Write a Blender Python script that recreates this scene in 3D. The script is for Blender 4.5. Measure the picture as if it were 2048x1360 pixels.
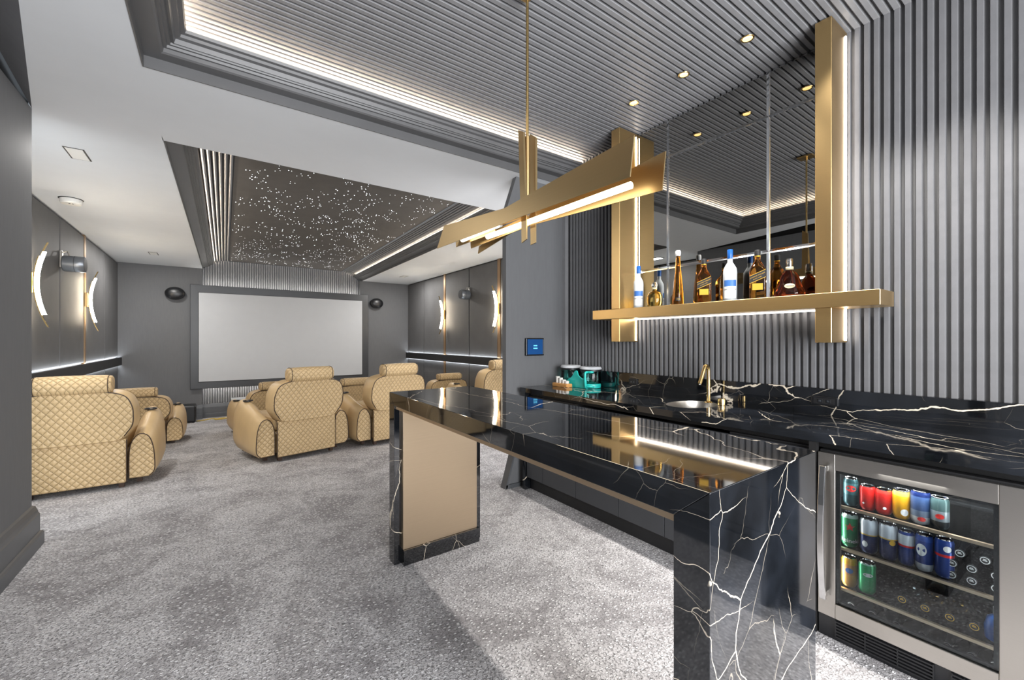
import bpy, math, random
from mathutils import Vector, Matrix
random.seed(7)
for _o in list(bpy.data.objects):
    bpy.data.objects.remove(_o)
SC = bpy.context.scene
COL = SC.collection
PI = math.pi

# ------------------------------------------------------------------ camera, world, exposure
cam_d = bpy.data.cameras.new('camera')
cam_d.sensor_width = 36.0
cam_d.lens = 843.0 / 2048.0 * 36.0
cam_d.clip_start = 0.02
cam = bpy.data.objects.new('camera', cam_d)
COL.objects.link(cam)
cam.location = (0, 0, 1.35)
cam.rotation_euler = (PI / 2, 0, -math.radians(35.17))
SC.camera = cam
SC.view_settings.view_transform = 'Standard'
SC.view_settings.look = 'None'
SC.view_settings.gamma = 1.0
SC.view_settings.use_curve_mapping = False
SC.view_settings.exposure = 0.2
SC.cycles.max_bounces = 7
SC.cycles.diffuse_bounces = 3
SC.cycles.glossy_bounces = 4
SC.cycles.transmission_bounces = 7
SC.cycles.transparent_max_bounces = 8
SC.cycles.caustics_reflective = False
SC.cycles.caustics_refractive = False

world = bpy.data.worlds.new('world')
SC.world = world
world.use_nodes = True
world.node_tree.nodes['Background'].inputs[0].default_value = (0.80, 0.90, 1.0, 1)
world.node_tree.nodes['Background'].inputs[1].default_value = 1.0


def lamp(name, kind, loc, energy, color=(1, 1, 1), rot=(0, 0, 0), size=0.2, size_y=None, spot=None, blend=0.5, spread=None):
    d = bpy.data.lights.new(name, kind)
    d.energy = energy
    d.color = color
    if kind == 'AREA':
        d.shape = 'RECTANGLE' if size_y else 'DISK'
        d.size = size
        if size_y:
            d.size_y = size_y
        if spread is not None:
            d.spread = spread
    elif kind == 'SPOT':
        d.spot_size = spot
        d.spot_blend = blend
        d.shadow_soft_size = size
    else:
        d.shadow_soft_size = size
    o = bpy.data.objects.new(name, d)
    COL.objects.link(o)
    o.location = loc
    o.rotation_euler = rot
    return o


WARM = (1.0, 0.80, 0.58)
SOFTW = (1.0, 0.88, 0.74)
COOL = (0.92, 0.96, 1.0)
# broad fill light added behind the camera, set in an invented wall opening
lamp('back_fill', 'AREA', (0.9, -2.05, 1.55), 320, (0.97, 0.98, 1.0), (math.radians(99), 0, 0), 3.0, 2.4)
# unseen fill lights added behind the two piers to brighten the theatre
lamp('pier_fill', 'AREA', (-1.24, 4.09, 1.35), 11, (0.90, 0.96, 1.0), (math.radians(90), 0, 0), 0.45, 2.3)
lamp('pier_fill', 'AREA', (3.25, 3.26, 1.35), 52, (0.98, 0.98, 1.0), (math.radians(90), 0, 0), 1.7, 2.2)
# ceiling downlights over the bar (the three seen plus the row continuing toward the camera)
for yy in (1.975, 1.58, 1.183, 0.788, 0.393, -0.002, -0.397, -0.79):
    lamp('downlight_beam', 'SPOT', (2.465, yy, 3.035), 75, (1, 0.96, 0.91), (0, 0, 0), 0.03, spot=math.radians(72), blend=0.5)
# recessed square lights in the theatre ceiling
for xx, yy in ((-0.912, 4.83), (-0.88, 9.62), (3.67, 9.67), (3.67, 4.9)):
    lamp('recessed_beam', 'AREA', (xx, yy, 2.845), 30, (1, 0.97, 0.93), (0, 0, 0), 0.12, 0.2)

# ------------------------------------------------------------------ materials
def srgb(r, g, b):
    f = lambda c: (c / 255 / 12.92) if c / 255 <= 0.04045 else ((c / 255 + 0.055) / 1.055) ** 2.4
    return (f(r), f(g), f(b), 1)


class NT:
    def __init__(s, name):
        s.m = bpy.data.materials.new(name)
        s.m.use_nodes = True
        s.t = s.m.node_tree
        s.b = s.t.nodes['Principled BSDF']
        s.out = s.t.nodes['Material Output']

    def n(s, kind, **kw):
        nd = s.t.nodes.new(kind)
        for k, v in kw.items():
            setattr(nd, k, v)
        return nd

    def l(s, a, b):
        s.t.links.new(a, b)

    def math(s, op, a, b=None, c=None, clamp=False):
        nd = s.n('ShaderNodeMath', operation=op, use_clamp=clamp)
        for i, v in enumerate((a, b, c)):
            if v is None:
                continue
            if isinstance(v, (int, float)):
                nd.inputs[i].default_value = v
            else:
                s.l(v, nd.inputs[i])
        return nd.outputs[0]

    def rng(s, v, a, b, c=0.0, d=1.0, smooth=True):
        nd = s.n('ShaderNodeMapRange')
        if smooth:
            nd.interpolation_type = 'SMOOTHSTEP'
        s.l(v, nd.inputs[0])
        for i, x in enumerate((a, b, c, d)):
            nd.inputs[i + 1].default_value = x
        return nd.outputs[0]

    def mix(s, fac, a, b):
        nd = s.n('ShaderNodeMix', data_type='RGBA')
        if isinstance(fac, (int, float)):
            nd.inputs[0].default_value = fac
        else:
            s.l(fac, nd.inputs[0])
        for i, v in ((6, a), (7, b)):
            if isinstance(v, tuple):
                nd.inputs[i].default_value = v
            else:
                s.l(v, nd.inputs[i])
        return nd.outputs[2]

    def obj(s, scale=(1, 1, 1), rot=(0, 0, 0)):
        tc = s.n('ShaderNodeTexCoord')
        mp = s.n('ShaderNodeMapping')
        s.l(tc.outputs['Object'], mp.inputs[0])
        mp.inputs['Scale'].default_value = scale
        mp.inputs['Rotation'].default_value = rot
        return mp.outputs[0]

    def noise(s, vec, scale, detail=3.0, rough=0.5, dist=0.0, out=0):
        nd = s.n('ShaderNodeTexNoise')
        if vec is not None:
            s.l(vec, nd.inputs['Vector'])
        nd.inputs['Scale'].default_value = scale
        nd.inputs['Detail'].default_value = detail
        nd.inputs['Roughness'].default_value = rough
        nd.inputs['Distortion'].default_value = dist
        return nd.outputs[out]

    def bump(s, h, strength=0.3, dist=0.01):
        nd = s.n('ShaderNodeBump')
        nd.inputs['Strength'].default_value = strength
        nd.inputs['Distance'].default_value = dist
        s.l(h, nd.inputs['Height'])
        s.l(nd.outputs[0], s.b.inputs['Normal'])

    def base(s, col, rough=0.5, metal=0.0, spec=None):
        if isinstance(col, tuple):
            s.b.inputs['Base Color'].default_value = col
        else:
            s.l(col, s.b.inputs['Base Color'])
        if isinstance(rough, (int, float)):
            s.b.inputs['Roughness'].default_value = rough
        else:
            s.l(rough, s.b.inputs['Roughness'])
        s.b.inputs['Metallic'].default_value = metal
        if spec is not None:
            s.b.inputs['Specular IOR Level'].default_value = spec
        return s.m


def plain(name, col, rough=0.5, metal=0.0, spec=None, var=0.06, vscale=6.0, grain=None):
    """painted / moulded surface with faint mottling"""
    t = NT(name)
    v = t.obj(grain or (1, 1, 1))
    f = t.noise(v, vscale, 4.0, 0.6)
    k = 1 - var
    dark = (col[0] * k, col[1] * k, col[2] * k, 1)
    lite = (min(1, col[0] * (1 + var)), min(1, col[1] * (1 + var)), min(1, col[2] * (1 + var)), 1)
    return t.base(t.mix(t.rng(f, 0.3, 0.7), dark, lite), rough, metal, spec)


def emit(name, col, strength):
    t = NT(name)
    t.b.inputs['Base Color'].default_value = (col[0], col[1], col[2], 1)
    t.b.inputs['Emission Color'].default_value = (col[0], col[1], col[2], 1)
    t.b.inputs['Emission Strength'].default_value = strength
    return t.m


def brushed(name, col, rough=0.32, scale=(1, 1, 60)):
    t = NT(name)
    v = t.obj(scale)
    f = t.noise(v, 3.0, 2.0, 0.5)
    c = t.mix(t.rng(f, 0.2, 0.8), tuple(x * 0.965 for x in col[:3]) + (1,), col)
    return t.base(c, rough, 1.0)


def marble(name, off=(0, 0, 0), sh=0.0, wk=1.0):
    t = NT(name)
    v0 = t.obj()
    mo = t.n('ShaderNodeMapping'); t.l(v0, mo.inputs[0]); mo.inputs['Location'].default_value = off
    v0 = mo.outputs[0]
    def warp(vec, amount, scale, detail):
        w = t.noise(vec, scale, detail, 0.55, out=1)
        sub = t.n('ShaderNodeVectorMath', operation='SUBTRACT')
        t.l(w, sub.inputs[0]); sub.inputs[1].default_value = (0.5, 0.5, 0.5)
        mul = t.n('ShaderNodeVectorMath', operation='SCALE')
        t.l(sub.outputs[0], mul.inputs[0]); mul.inputs['Scale'].default_value = amount
        add = t.n('ShaderNodeVectorMath', operation='ADD')
        t.l(vec, add.inputs[0]); t.l(mul.outputs[0], add.inputs[1])
        return add.outputs[0]
    w1 = warp(warp(v0, 0.13, 2.4, 2.0), 0.030, 14.0, 3.0)

    def cracks(loc, rot, stretch, scale, width, mk_scale, m0, m1, amp):
        mp = t.n('ShaderNodeMapping'); t.l(w1, mp.inputs[0])
        mp.inputs['Location'].default_value = loc; mp.inputs['Rotation'].default_value = rot; mp.inputs['Scale'].default_value = stretch
        vo = t.n('ShaderNodeTexVoronoi', feature='DISTANCE_TO_EDGE'); t.l(mp.outputs[0], vo.inputs['Vector'])
        vo.inputs['Scale'].default_value = scale
        mk = t.noise(mp.outputs[0], mk_scale, 2.0, 0.5)
        wd = t.math('MULTIPLY', t.rng(mk, m0, m1 + 0.16, 0.25, 1.0), width * wk)
        ln = t.rng(t.math('DIVIDE', vo.outputs['Distance'], wd), 0.5, 1.0, amp, 0.0)
        return t.math('MULTIPLY', ln, t.rng(mk, m0, m1)), vo.outputs['Distance']
    a, da = cracks((0.3, 0.1, 0.7), (0.5, 0.35, 0.75), (1.0, 0.40, 1.0), 2.6, 0.0100, 2.4, 0.45 - sh, 0.51 - sh, 1.0)
    b, db = cracks((2.3, 5.1, 1.7), (-0.4, 0.6, -0.35), (1.0, 0.45, 0.8), 4.2, 0.0115, 3.0, 0.50 - sh, 0.58 - sh, 0.7)
    c, dc = cracks((8.1, 2.2, 4.4), (0.2, -0.5, 1.2), (0.7, 1.0, 0.7), 8.0, 0.014, 4.0, 0.52 - sh, 0.60 - sh, 0.28)
    blot = t.math('MULTIPLY', t.rng(da, 0.0, 0.07, 1.0, 0.0), t.rng(t.noise(w1, 6.0, 4.0, 0.65), 0.69, 0.72))
    vein = t.math('MAXIMUM', t.math('MAXIMUM', a, b), t.math('MAXIMUM', c, blot), clamp=True)
    cloud = t.rng(t.noise(v0, 3.5, 5.0, 0.6), 0.35, 0.8)
    ground = t.mix(cloud, (0.0035, 0.0040, 0.0048, 1), (0.016, 0.019, 0.025, 1))
    col = t.mix(vein, ground, srgb(236, 222, 200))
    t.b.inputs['IOR'].default_value = 1.9
    return t.base(col, 0.045, 0.0, 0.5)


def carpet(name):
    t = NT(name)
    v = t.obj()
    big = t.noise(v, 2.1, 6.0, 0.68, 0.9)
    vs = t.obj((1.0, 1.7, 1.0), (0, 0, 0.6))
    med = t.noise(vs, 9.0, 4.0, 0.65, 0.8)
    fib = t.noise(v, 95.0, 2.0, 0.6, 0.8)
    blend = t.math('ADD', t.math('MULTIPLY', big, 0.66), t.math('MULTIPLY', med, 0.34))
    c1 = t.mix(t.rng(blend, 0.34, 0.64), srgb(150, 146, 147), srgb(218, 215, 216))
    c2 = t.mix(t.rng(fib, 0.30, 0.60), (0.19, 0.185, 0.185, 1), c1)
    vp = t.obj((1.0, 1.9, 1.0), (0, 0, -0.35))
    vor = t.n('ShaderNodeTexVoronoi', voronoi_dimensions='2D'); t.l(vp, vor.inputs['Vector']); vor.inputs['Scale'].default_value = 22.0
    spk = t.rng(vor.outputs['Distance'], 0.13, 0.21, 1.0, 0.0)
    c3 = t.mix(t.math('MULTIPLY', spk, 0.85), c2, srgb(244, 242, 242))
    h = t.math('ADD', t.math('MULTIPLY', fib, 0.8), t.math('MULTIPLY', spk, 0.9))
    t.bump(h, 0.9, 0.012)
    return t.base(c3, 0.95, 0.0, 0.1)


def leather(name, col, quilt=True):
    t = NT(name)
    v = t.obj()
    sep = t.n('ShaderNodeSeparateXYZ'); t.l(v, sep.inputs[0])
    grain = t.noise(v, 160.0, 2.0, 0.5)
    f = t.noise(v, 5.0, 3.0, 0.5)
    c = t.mix(t.rng(f, 0.3, 0.7), tuple(x * 0.92 for x in col[:3]) + (1,), col)
    if quilt:
        uu = t.math('MULTIPLY', sep.outputs[0], 1 / 0.054)
        vv = t.math('MULTIPLY', t.math('ADD', sep.outputs[2], t.math('MULTIPLY', sep.outputs[1], 0.8)), 1 / 0.060)
        a = t.math('ABSOLUTE', t.math('SINE', t.math('MULTIPLY', t.math('ADD', uu, vv), PI)))
        b = t.math('ABSOLUTE', t.math('SINE', t.math('MULTIPLY', t.math('SUBTRACT', uu, vv), PI)))
        mn = t.math('MINIMUM', a, b)
        h = t.math('POWER', mn, 0.45)
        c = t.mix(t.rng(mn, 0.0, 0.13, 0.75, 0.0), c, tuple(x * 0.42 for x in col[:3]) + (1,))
        t.bump(t.math('ADD', h, t.math('MULTIPLY', grain, 0.05)), 0.75, 0.012)
    else:
        t.bump(grain, 0.15, 0.003)
    return t.base(c, 0.42, 0.0, 0.45)


def clear_glass(name, tint=(0.92, 0.95, 0.96, 1), refl=1.45, rough=0.0):
    """thin pane: mostly see-through, mirror-like at grazing angles"""
    t = NT(name)
    tr = t.n('ShaderNodeBsdfTransparent'); tr.inputs[0].default_value = tint
    gl = t.n('ShaderNodeBsdfGlossy'); gl.inputs['Roughness'].default_value = rough
    fr = t.n('ShaderNodeFresnel'); fr.inputs[0].default_value = refl
    mx = t.n('ShaderNodeMixShader')
    t.l(fr.outputs[0], mx.inputs[0]); t.l(tr.outputs[0], mx.inputs[1]); t.l(gl.outputs[0], mx.inputs[2])
    t.l(mx.outputs[0], t.out.inputs[0])
    return t.m


def liquid(name, col, rough=0.0, trans=1.0):
    t = NT(name)
    f = t.noise(t.obj(), 12.0, 2.0)
    c = t.mix(f, tuple(x * 0.85 for x in col[:3]) + (1,), col)
    t.b.inputs['Transmission Weight'].default_value = trans
    t.b.inputs['IOR'].default_value = 1.38
    return t.base(c, rough)


def paint_bands(name, bands, rough=0.3, metal=0.35):
    """drink-can print: colour bands up the height (bands = [(z, colour)...])"""
    t = NT(name)
    sep = t.n('ShaderNodeSeparateXYZ'); t.l(t.obj(), sep.inputs[0])
    c = bands[0][1]
    for z, colr in bands[1:]:
        c = t.mix(t.math('GREATER_THAN', sep.outputs[2], z), c, colr)
    return t.base(c, rough, metal)


M = {}
M['wall'] = plain('wall_fabric_grey', srgb(103, 104, 106), 0.75, var=0.03, vscale=9.0, grain=(6, 6, 0.8))
M['wallpanel'] = plain('wall_panel_grey', srgb(92, 92, 93), 0.6, var=0.06, vscale=4.0)
M['black'] = plain('matt_black', srgb(16, 16, 17), 0.6)
M['softblack'] = plain('soft_black', srgb(30, 30, 32), 0.5)
M['white'] = plain('ceiling_white', srgb(228, 231, 234), 0.85, var=0.012, vscale=3.0)
M['crown'] = plain('crown_paint', srgb(98, 98, 99), 0.42, var=0.04)
M['slat'] = plain('slat_lacquer', srgb(136, 136, 138), 0.42, var=0.05, vscale=10.0)
M['slatw'] = plain('wall_slat_lacquer', srgb(112, 112, 114), 0.42, var=0.05, vscale=10.0)
M['slatdark'] = plain('slat_backing', srgb(104, 104, 105), 0.6)
M['baseb'] = plain('baseboard_paint', srgb(84, 86, 89), 0.38, var=0.04)
M['carpet'] = carpet('carpet_grey')
M['marble'] = marble('black_marble', sh=0.015, wk=0.85)
M['marble2'] = marble('island_black_marble', (1.3, 0.45, 2.2), 0.02, 0.62)
M['brass'] = brushed('satin_brass', srgb(214, 182, 128), 0.34)
M['brassbright'] = brushed('polished_brass', srgb(226, 194, 132), 0.18)
M['shade'] = brushed('pendant_bronze', srgb(168, 146, 108), 0.40)
M['champ'] = brushed('champagne_panel', srgb(206, 184, 156), 0.42)
M['bronze'] = plain('bronze_strip', srgb(150, 122, 92), 0.4, 0.6)
M['steel'] = brushed('brushed_steel', srgb(178, 174, 168), 0.30, (1, 1, 90))
M['chrome'] = brushed('chrome_steel', srgb(205, 205, 205), 0.15)
M['cab'] = plain('cabinet_graphite', srgb(58, 60, 64), 0.35, var=0.03)
M['leather'] = leather('cream_leather_quilted', srgb(203, 174, 130), True)
M['leatherp'] = leather('cream_leather_smooth', srgb(201, 172, 128), False)
M['piping'] = plain('dark_piping', srgb(58, 42, 30), 0.5)
M['leg'] = plain('dark_wood_leg', srgb(62, 44, 34), 0.5)
M['mirror'] = brushed('smoked_mirror', srgb(166, 165, 162), 0.05)
M['mirror'].node_tree.nodes['Principled BSDF'].inputs['Roughness'].default_value = 0.0
for _l in list(M['mirror'].node_tree.links):
    if _l.to_socket.name == 'Roughness':
        M['mirror'].node_tree.links.remove(_l)
M['mirroredge'] = brushed('mirror_bevel', srgb(214, 216, 218), 0.12)
M['screen'] = plain('projection_screen', srgb(196, 198, 201), 0.9, var=0.01)
M['plasticb'] = plain('black_plastic', srgb(24, 25, 28), 0.35)
M['greyplastic'] = plain('grey_speaker_shell', srgb(112, 117, 124), 0.3, 0.5)
M['teal'] = plain('teal_plastic', srgb(40, 190, 180), 0.3)
M['tealglass'] = clear_glass('teal_clear_plastic', (0.60, 0.95, 0.92, 1), 1.4)
M['wood'] = plain('honey_wood', srgb(206, 150, 88), 0.5, var=0.12, vscale=6, grain=(1, 12, 12))
M['boxwood'] = plain('tan_box', srgb(178, 126, 76), 0.55)
M['whitep'] = plain('white_plastic', srgb(232, 230, 224), 0.4)
M['glass'] = clear_glass('door_glass', (0.86, 0.90, 0.92, 1), 1.42)
M['bottleglass'] = liquid('bottle_glass', (0.95, 0.96, 0.96, 1))
M['frost'] = plain('frosted_glass', srgb(222, 228, 232), 0.35, var=0.03)
M['amber'] = liquid('amber_spirit', (0.86, 0.34, 0.05, 1))
M['cognac'] = liquid('cognac_spirit', (0.42, 0.07, 0.02, 1))
M['gold_spirit'] = liquid('golden_tequila', (0.95, 0.70, 0.20, 1))
M['bluecap'] = plain('blue_foil', srgb(26, 92, 172), 0.3)
M['labelw'] = plain('label_white', srgb(238, 238, 236), 0.6)
M['labelb'] = plain('label_black', srgb(26, 26, 28), 0.5)
M['labelg'] = plain('label_gold', srgb(214, 170, 60), 0.4, 0.5)
M['labelred'] = plain('label_red', srgb(190, 40, 34), 0.5)
M['labelblue'] = plain('label_blue', srgb(60, 110, 180), 0.5)
M['cream'] = plain('label_cream', srgb(228, 214, 176), 0.6)
M['inkb'] = plain('ink_black', srgb(28, 30, 40), 0.6)
M['inkw'] = plain('ink_white', srgb(240, 240, 240), 0.5)
M['cable'] = plain('yellow_cable', srgb(206, 176, 84), 0.5)
M['led'] = emit('led_white', (1.0, 0.93, 0.86), 18.0)
M['ledcove'] = emit('led_cove_warm', (1.0, 0.82, 0.62), 75.0)
M['ledtray'] = emit('led_tray_warm', (1.0, 0.84, 0.66), 42.0)
M['ledcool'] = emit('led_cool', (0.90, 0.95, 1.0), 26.0)
M['ledback'] = emit('led_screen_glow', (1.0, 0.96, 0.90), 24.0)
M['tube'] = emit('lamp_tube', (1.0, 0.84, 0.58), 9.0)
M['sconce'] = emit('sconce_glow', (1.0, 0.86, 0.66), 75.0)
M['star'] = emit('star_points', (0.92, 0.96, 1.0), 5.0)
M['down'] = emit('downlight_lens', (1.0, 0.90, 0.72), 4.0)
M['touch'] = emit('touch_display', (0.0, 0.040, 0.15), 0.5)
M['touchink'] = emit('touch_text', (0.15, 0.65, 0.95), 0.9)
M['starceil'] = plain('star_ceiling_fabric', srgb(92, 89, 86), 0.85, var=0.05)
M['white_lens'] = plain('white_trim', srgb(226, 226, 224), 0.5, var=0.01)


# ------------------------------------------------------------------ mesh builder
class MB:
    def __init__(s):
        s.v = []; s.f = []; s.mi = []; s.cur = 0

    def add(s, vs, fs, mi=None):
        o = len(s.v)
        s.v += [tuple(p) for p in vs]
        for f in fs:
            s.f.append(tuple(o + i for i in f)); s.mi.append(s.cur if mi is None else mi)
        return s

    def box(s, x0, x1, y0, y1, z0, z1, mi=None):
        return s.add([(x0, y0, z0), (x1, y0, z0), (x1, y1, z0), (x0, y1, z0), (x0, y0, z1), (x1, y0, z1), (x1, y1, z1), (x0, y1, z1)],
                     [(0, 3, 2, 1), (4, 5, 6, 7), (0, 1, 5, 4), (1, 2, 6, 5), (2, 3, 7, 6), (3, 0, 4, 7)], mi)

    def loft(s, rings, caps=True, closed=True, mi=None, loop=False):
        n = len(rings[0]); fs = []
        vs = [p for r in rings for p in r]
        m = n if closed else n - 1
        R = len(rings)
        for i in range(R if loop else R - 1):
            for j in range(m):
                a = i * n + j; b = i * n + (j + 1) % n
                i2 = (i + 1) % R
                c = i2 * n + (j + 1) % n; d = i2 * n + j
                fs.append((a, b, c, d))
        if caps and not loop:
            fs.append(tuple(reversed(range(n)))); fs.append(tuple((R - 1) * n + j for j in range(n)))
        return s.add(vs, fs, mi)

    def prism(s, poly, axis, a, b, mi=None):
        def P(p, w):
            return {'x': (w, p[0], p[1]), 'y': (p[0], w, p[1]), 'z': (p[0], p[1], w)}[axis]
        return s.loft([[P(p, a) for p in poly], [P(p, b) for p in poly]], True, True, mi)

    def lathe(s, prof, c=(0, 0, 0), n=24, sx=1.0, sy=1.0, mi=None, axis='z'):
        rings = []
        for r, z in prof:
            ring = []
            for k in range(n):
                a = 2 * PI * k / n
                x, y = r * math.cos(a) * sx, r * math.sin(a) * sy
                p = {'z': (x, y, z), 'x': (z, x, y), 'y': (x, z, y)}[axis]
                ring.append((c[0] + p[0], c[1] + p[1], c[2] + p[2]))
            rings.append(ring)
        return s.loft(rings, True, True, mi)

    def tube(s, path, r, n=10, mi=None, closed=False):
        rings = []
        P = [Vector(p) for p in path]
        up = None
        for i, p in enumerate(P):
            if closed:
                t = P[(i + 1) % len(P)] - P[i - 1]
            else:
                t = P[min(i + 1, len(P) - 1)] - P[max(i - 1, 0)]
            t.normalize()
            if up is None:
                up = Vector((0, 0, 1)) if abs(t.z) < 0.9 else Vector((1, 0, 0))
            a = t.cross(up)
            if a.length < 1e-4:
                a = t.cross(Vector((0, 1, 0)))
            a.normalize(); b = a.cross(t); b.normalize(); up = b
            rr = r[i] if isinstance(r, (list, tuple)) else r
            rings.append([tuple(p + a * rr * math.cos(2 * PI * k / n) + b * rr * math.sin(2 * PI * k / n)) for k in range(n)])
        return s.loft(rings, True, True, mi, loop=closed)

    def build(s, name, mat=None, parent=None, smooth=False, bevel=0.0, seg=2, auto=None, loc=None, rot=None):
        me = bpy.data.meshes.new(name)
        me.from_pydata(s.v, [], s.f)
        mats = mat if isinstance(mat, (list, tuple)) else [mat]
        for m in mats:
            me.materials.append(M[m] if isinstance(m, str) else m)
        me.polygons.foreach_set('material_index', s.mi)
        me.update()
        import bmesh
        bm = bmesh.new(); bm.from_mesh(me)
        bmesh.ops.recalc_face_normals(bm, faces=bm.faces)
        bm.to_mesh(me); bm.free()
        if smooth:
            me.polygons.foreach_set('use_smooth', [True] * len(me.polygons))
            if auto:
                try:
                    me.set_sharp_from_angle(angle=math.radians(auto))
                except Exception:
                    pass
        return link(name, me, parent, bevel, seg, loc, rot)


def link(name, me, parent=None, bevel=0.0, seg=2, loc=None, rot=None):
    o = bpy.data.objects.new(name, me)
    COL.objects.link(o)
    if parent is not None:
        o.parent = parent
    if bevel:
        b = o.modifiers.new('bevel', 'BEVEL'); b.width = bevel; b.segments = seg; b.limit_method = 'ANGLE'; b.angle_limit = math.radians(40)
    if loc:
        o.location = loc
    if rot:
        o.rotation_euler = rot
    return o


def tag(o, label, cat, group=None):
    o['label'] = label; o['category'] = cat
    if group:
        o['group'] = group
    return o


def thing(name, label, cat, loc=(0, 0, 0), rotz=0.0, group=None):
    o = bpy.data.objects.new(name, None)
    COL.objects.link(o)
    o.location = loc; o.rotation_euler = (0, 0, rotz)
    return tag(o, label, cat, group)


def struct(o):
    o['kind'] = 'structure'
    return o


def stuff(o):
    o['kind'] = 'stuff'
    return o


def copy_tree(o, parent=None):
    c = o.copy(); COL.objects.link(c)
    c.parent = parent
    for ch in list(o.children):
        copy_tree(ch, c)
    return c


def catmull(pts, n=6, closed=False):
    out = []
    N = len(pts)
    rngN = N if closed else N - 1
    for i in range(rngN):
        g = lambda k: pts[k % N] if closed else pts[max(0, min(N - 1, k))]
        p0, p1, p2, p3 = (Vector(g(i - 1)), Vector(g(i)), Vector(g(i + 1)), Vector(g(i + 2)))
        for k in range(n):
            t = k / n
            out.append(tuple(0.5 * ((2 * p1) + (p2 - p0) * t + (2 * p0 - 5 * p1 + 4 * p2 - p3) * t * t + (3 * p1 - p0 - 3 * p2 + p3) * t ** 3)))
    if not closed:
        out.append(tuple(pts[-1]))
    return out


def text_geo(body, size, align='CENTER'):
    """outline lettering -> (verts2d, faces)"""
    cu = bpy.data.curves.new('lettering', 'FONT')
    cu.body = body; cu.size = size; cu.align_x = align; cu.align_y = 'CENTER'; cu.resolution_u = 3
    o = bpy.data.objects.new('lettering', cu); COL.objects.link(o)
    dg = bpy.context.evaluated_depsgraph_get()
    me = bpy.data.meshes.new_from_object(o.evaluated_get(dg))
    vs = [(v.co.x, v.co.y) for v in me.vertices]; fs = [tuple(p.vertices) for p in me.polygons]
    bpy.data.objects.remove(o); bpy.data.curves.remove(cu); bpy.data.meshes.remove(me)
    return vs, fs


def bend_text(body, size, r, zc, ang=0.0, slant=0.0):
    """lettering wrapped on a cylinder radius r, centred at direction ang, seen from outside"""
    vs, fs = text_geo(body, size)
    out = []
    for x, y in vs:
        y += x * slant
        a = ang + x / r
        out.append((r * math.cos(a), r * math.sin(a), zc + y))
    return out, fs


# ------------------------------------------------------------------ the setting
ZC = 2.86          # flat ceiling
ZS = 3.06          # slatted bar ceiling
YF = 11.05         # screen wall
XL, XR = -1.56, 4.33
def zf(y):
    return -0.0535 * max(0.0, y - 5.2)

m = MB()
ys = [-2.4, 5.2, 5.4, 11.3]
for a, b in zip(ys[:-1], ys[1:]):
    m.add([(-2.6, a, zf(a)), (4.6, a, zf(a)), (4.6, b, zf(b)), (-2.6, b, zf(b))], [(0, 1, 2, 3)])
struct(m.build('floor', 'carpet'))

# flat ceiling around both trays
def tl(y): return -0.316 + (y - 4.13) * 0.0150     # left edge of the theatre tray
def tr(y): return 2.935 + (y - 4.13) * 0.0205      # right edge
m = MB()
def slab(poly): m.prism(poly, 'z', ZC, ZC + 0.05)
slab([(-0.976, 4.05), (-0.60, 2.25), (-0.60, -2.4), (-0.324, -2.4), (-0.324, 3.07), (-0.324, 4.05)])
slab([(-0.324, 3.07), (4.5, 3.07), (4.5, 4.13), (-0.324, 4.13)])
slab([(-1.75, 4.05), (-0.324, 4.05), (tl(4.13), 4.13), (tl(11.3), 11.3), (-1.75, 11.3)])
slab([(tr(4.13), 4.13), (4.5, 4.13), (4.5, 11.3), (tr(11.3), 11.3)])
struct(m.build('ceiling', 'white'))

# sloping facet and dark gap above the left wall
m = MB()
A = (-0.976, 4.05, ZC); B1 = (-0.60, 2.25, ZC); C1 = (-0.99, 2.25, ZC + 0.37)
m.add([A, B1, C1, (-0.5, -2.4, ZC), (-0.99, -2.4, ZC + 1.3)], [(0, 1, 2), (1, 3, 4, 2)])
struct(m.build('trim_1', 'slat'))
m = MB().box(-1.2, -0.99, -2.4, 4.04, ZC, ZC + 1.35)
struct(m.build('trim_2', 'black'))

# left wall beside the camera, ending at the theatre opening
m = MB().box(-1.75, -0.976, -2.4, 4.05, 0, ZC)
wall_left = struct(m.build('wall_left', 'wall', bevel=0.003))
def baseboard(name, path, h=0.27, z=None):
    """stepped skirting swept along a floor path [(x,y)], with normals to the left of travel"""
    prof = [(0.0, 0.0), (0.046, 0.0), (0.046, 0.075), (0.040, 0.088), (0.030, 0.092), (0.030, 0.205), (0.024, 0.215), (0.020, 0.235), (0.012, 0.262), (0.0, 0.27)]
    P = [Vector(p) for p in path]
    rings = []
    for i, p in enumerate(P):
        d0 = (P[i] - P[i - 1]).normalized() if i else None
        d1 = (P[i + 1] - P[i]).normalized() if i < len(P) - 1 else None
        d0 = d0 or d1; d1 = d1 or d0
        n0 = Vector((-d0.y, d0.x)); n1 = Vector((-d1.y, d1.x))
        nn = (n0 + n1); nn.normalize(); k = 1 / max(0.3, nn.dot(n0))
        zz = zf(p.y) if z is None else z
        rings.append([(p.x + nn.x * k * t, p.y + nn.y * k * t, zz + q * h / 0.27) for t, q in prof])
    b = MB().loft(rings, True, True)
    return struct(b.build(name, 'baseb'))
baseboard('baseboard_left', [(-1.6, 4.05), (-0.976, 4.05), (-0.976, -2.4)])

# wall behind the camera with wainscot mouldings and an invented opening for the fill light
m = MB().box(-1.0, -0.7, -2.5, -2.2, 0, 3.4).box(2.5, 3.2, -2.5, -2.2, 0, 3.4).box(-0.7, 2.5, -2.5, -2.2, 2.75, 3.4).box(-0.7, 2.5, -2.5, -2.2, 0, 0.25)
struct(m.build('wall_back', 'wall'))
m = MB()
for z in (0.3, 0.55, 0.95, 1.1):
    m.box(2.45, 2.9, -2.2, -2.17, z, z + 0.03)
m.box(2.45, 2.9, -2.2, -2.16, 0, 0.16)
struct(m.build('trim_3', 'baseb'))

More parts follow.
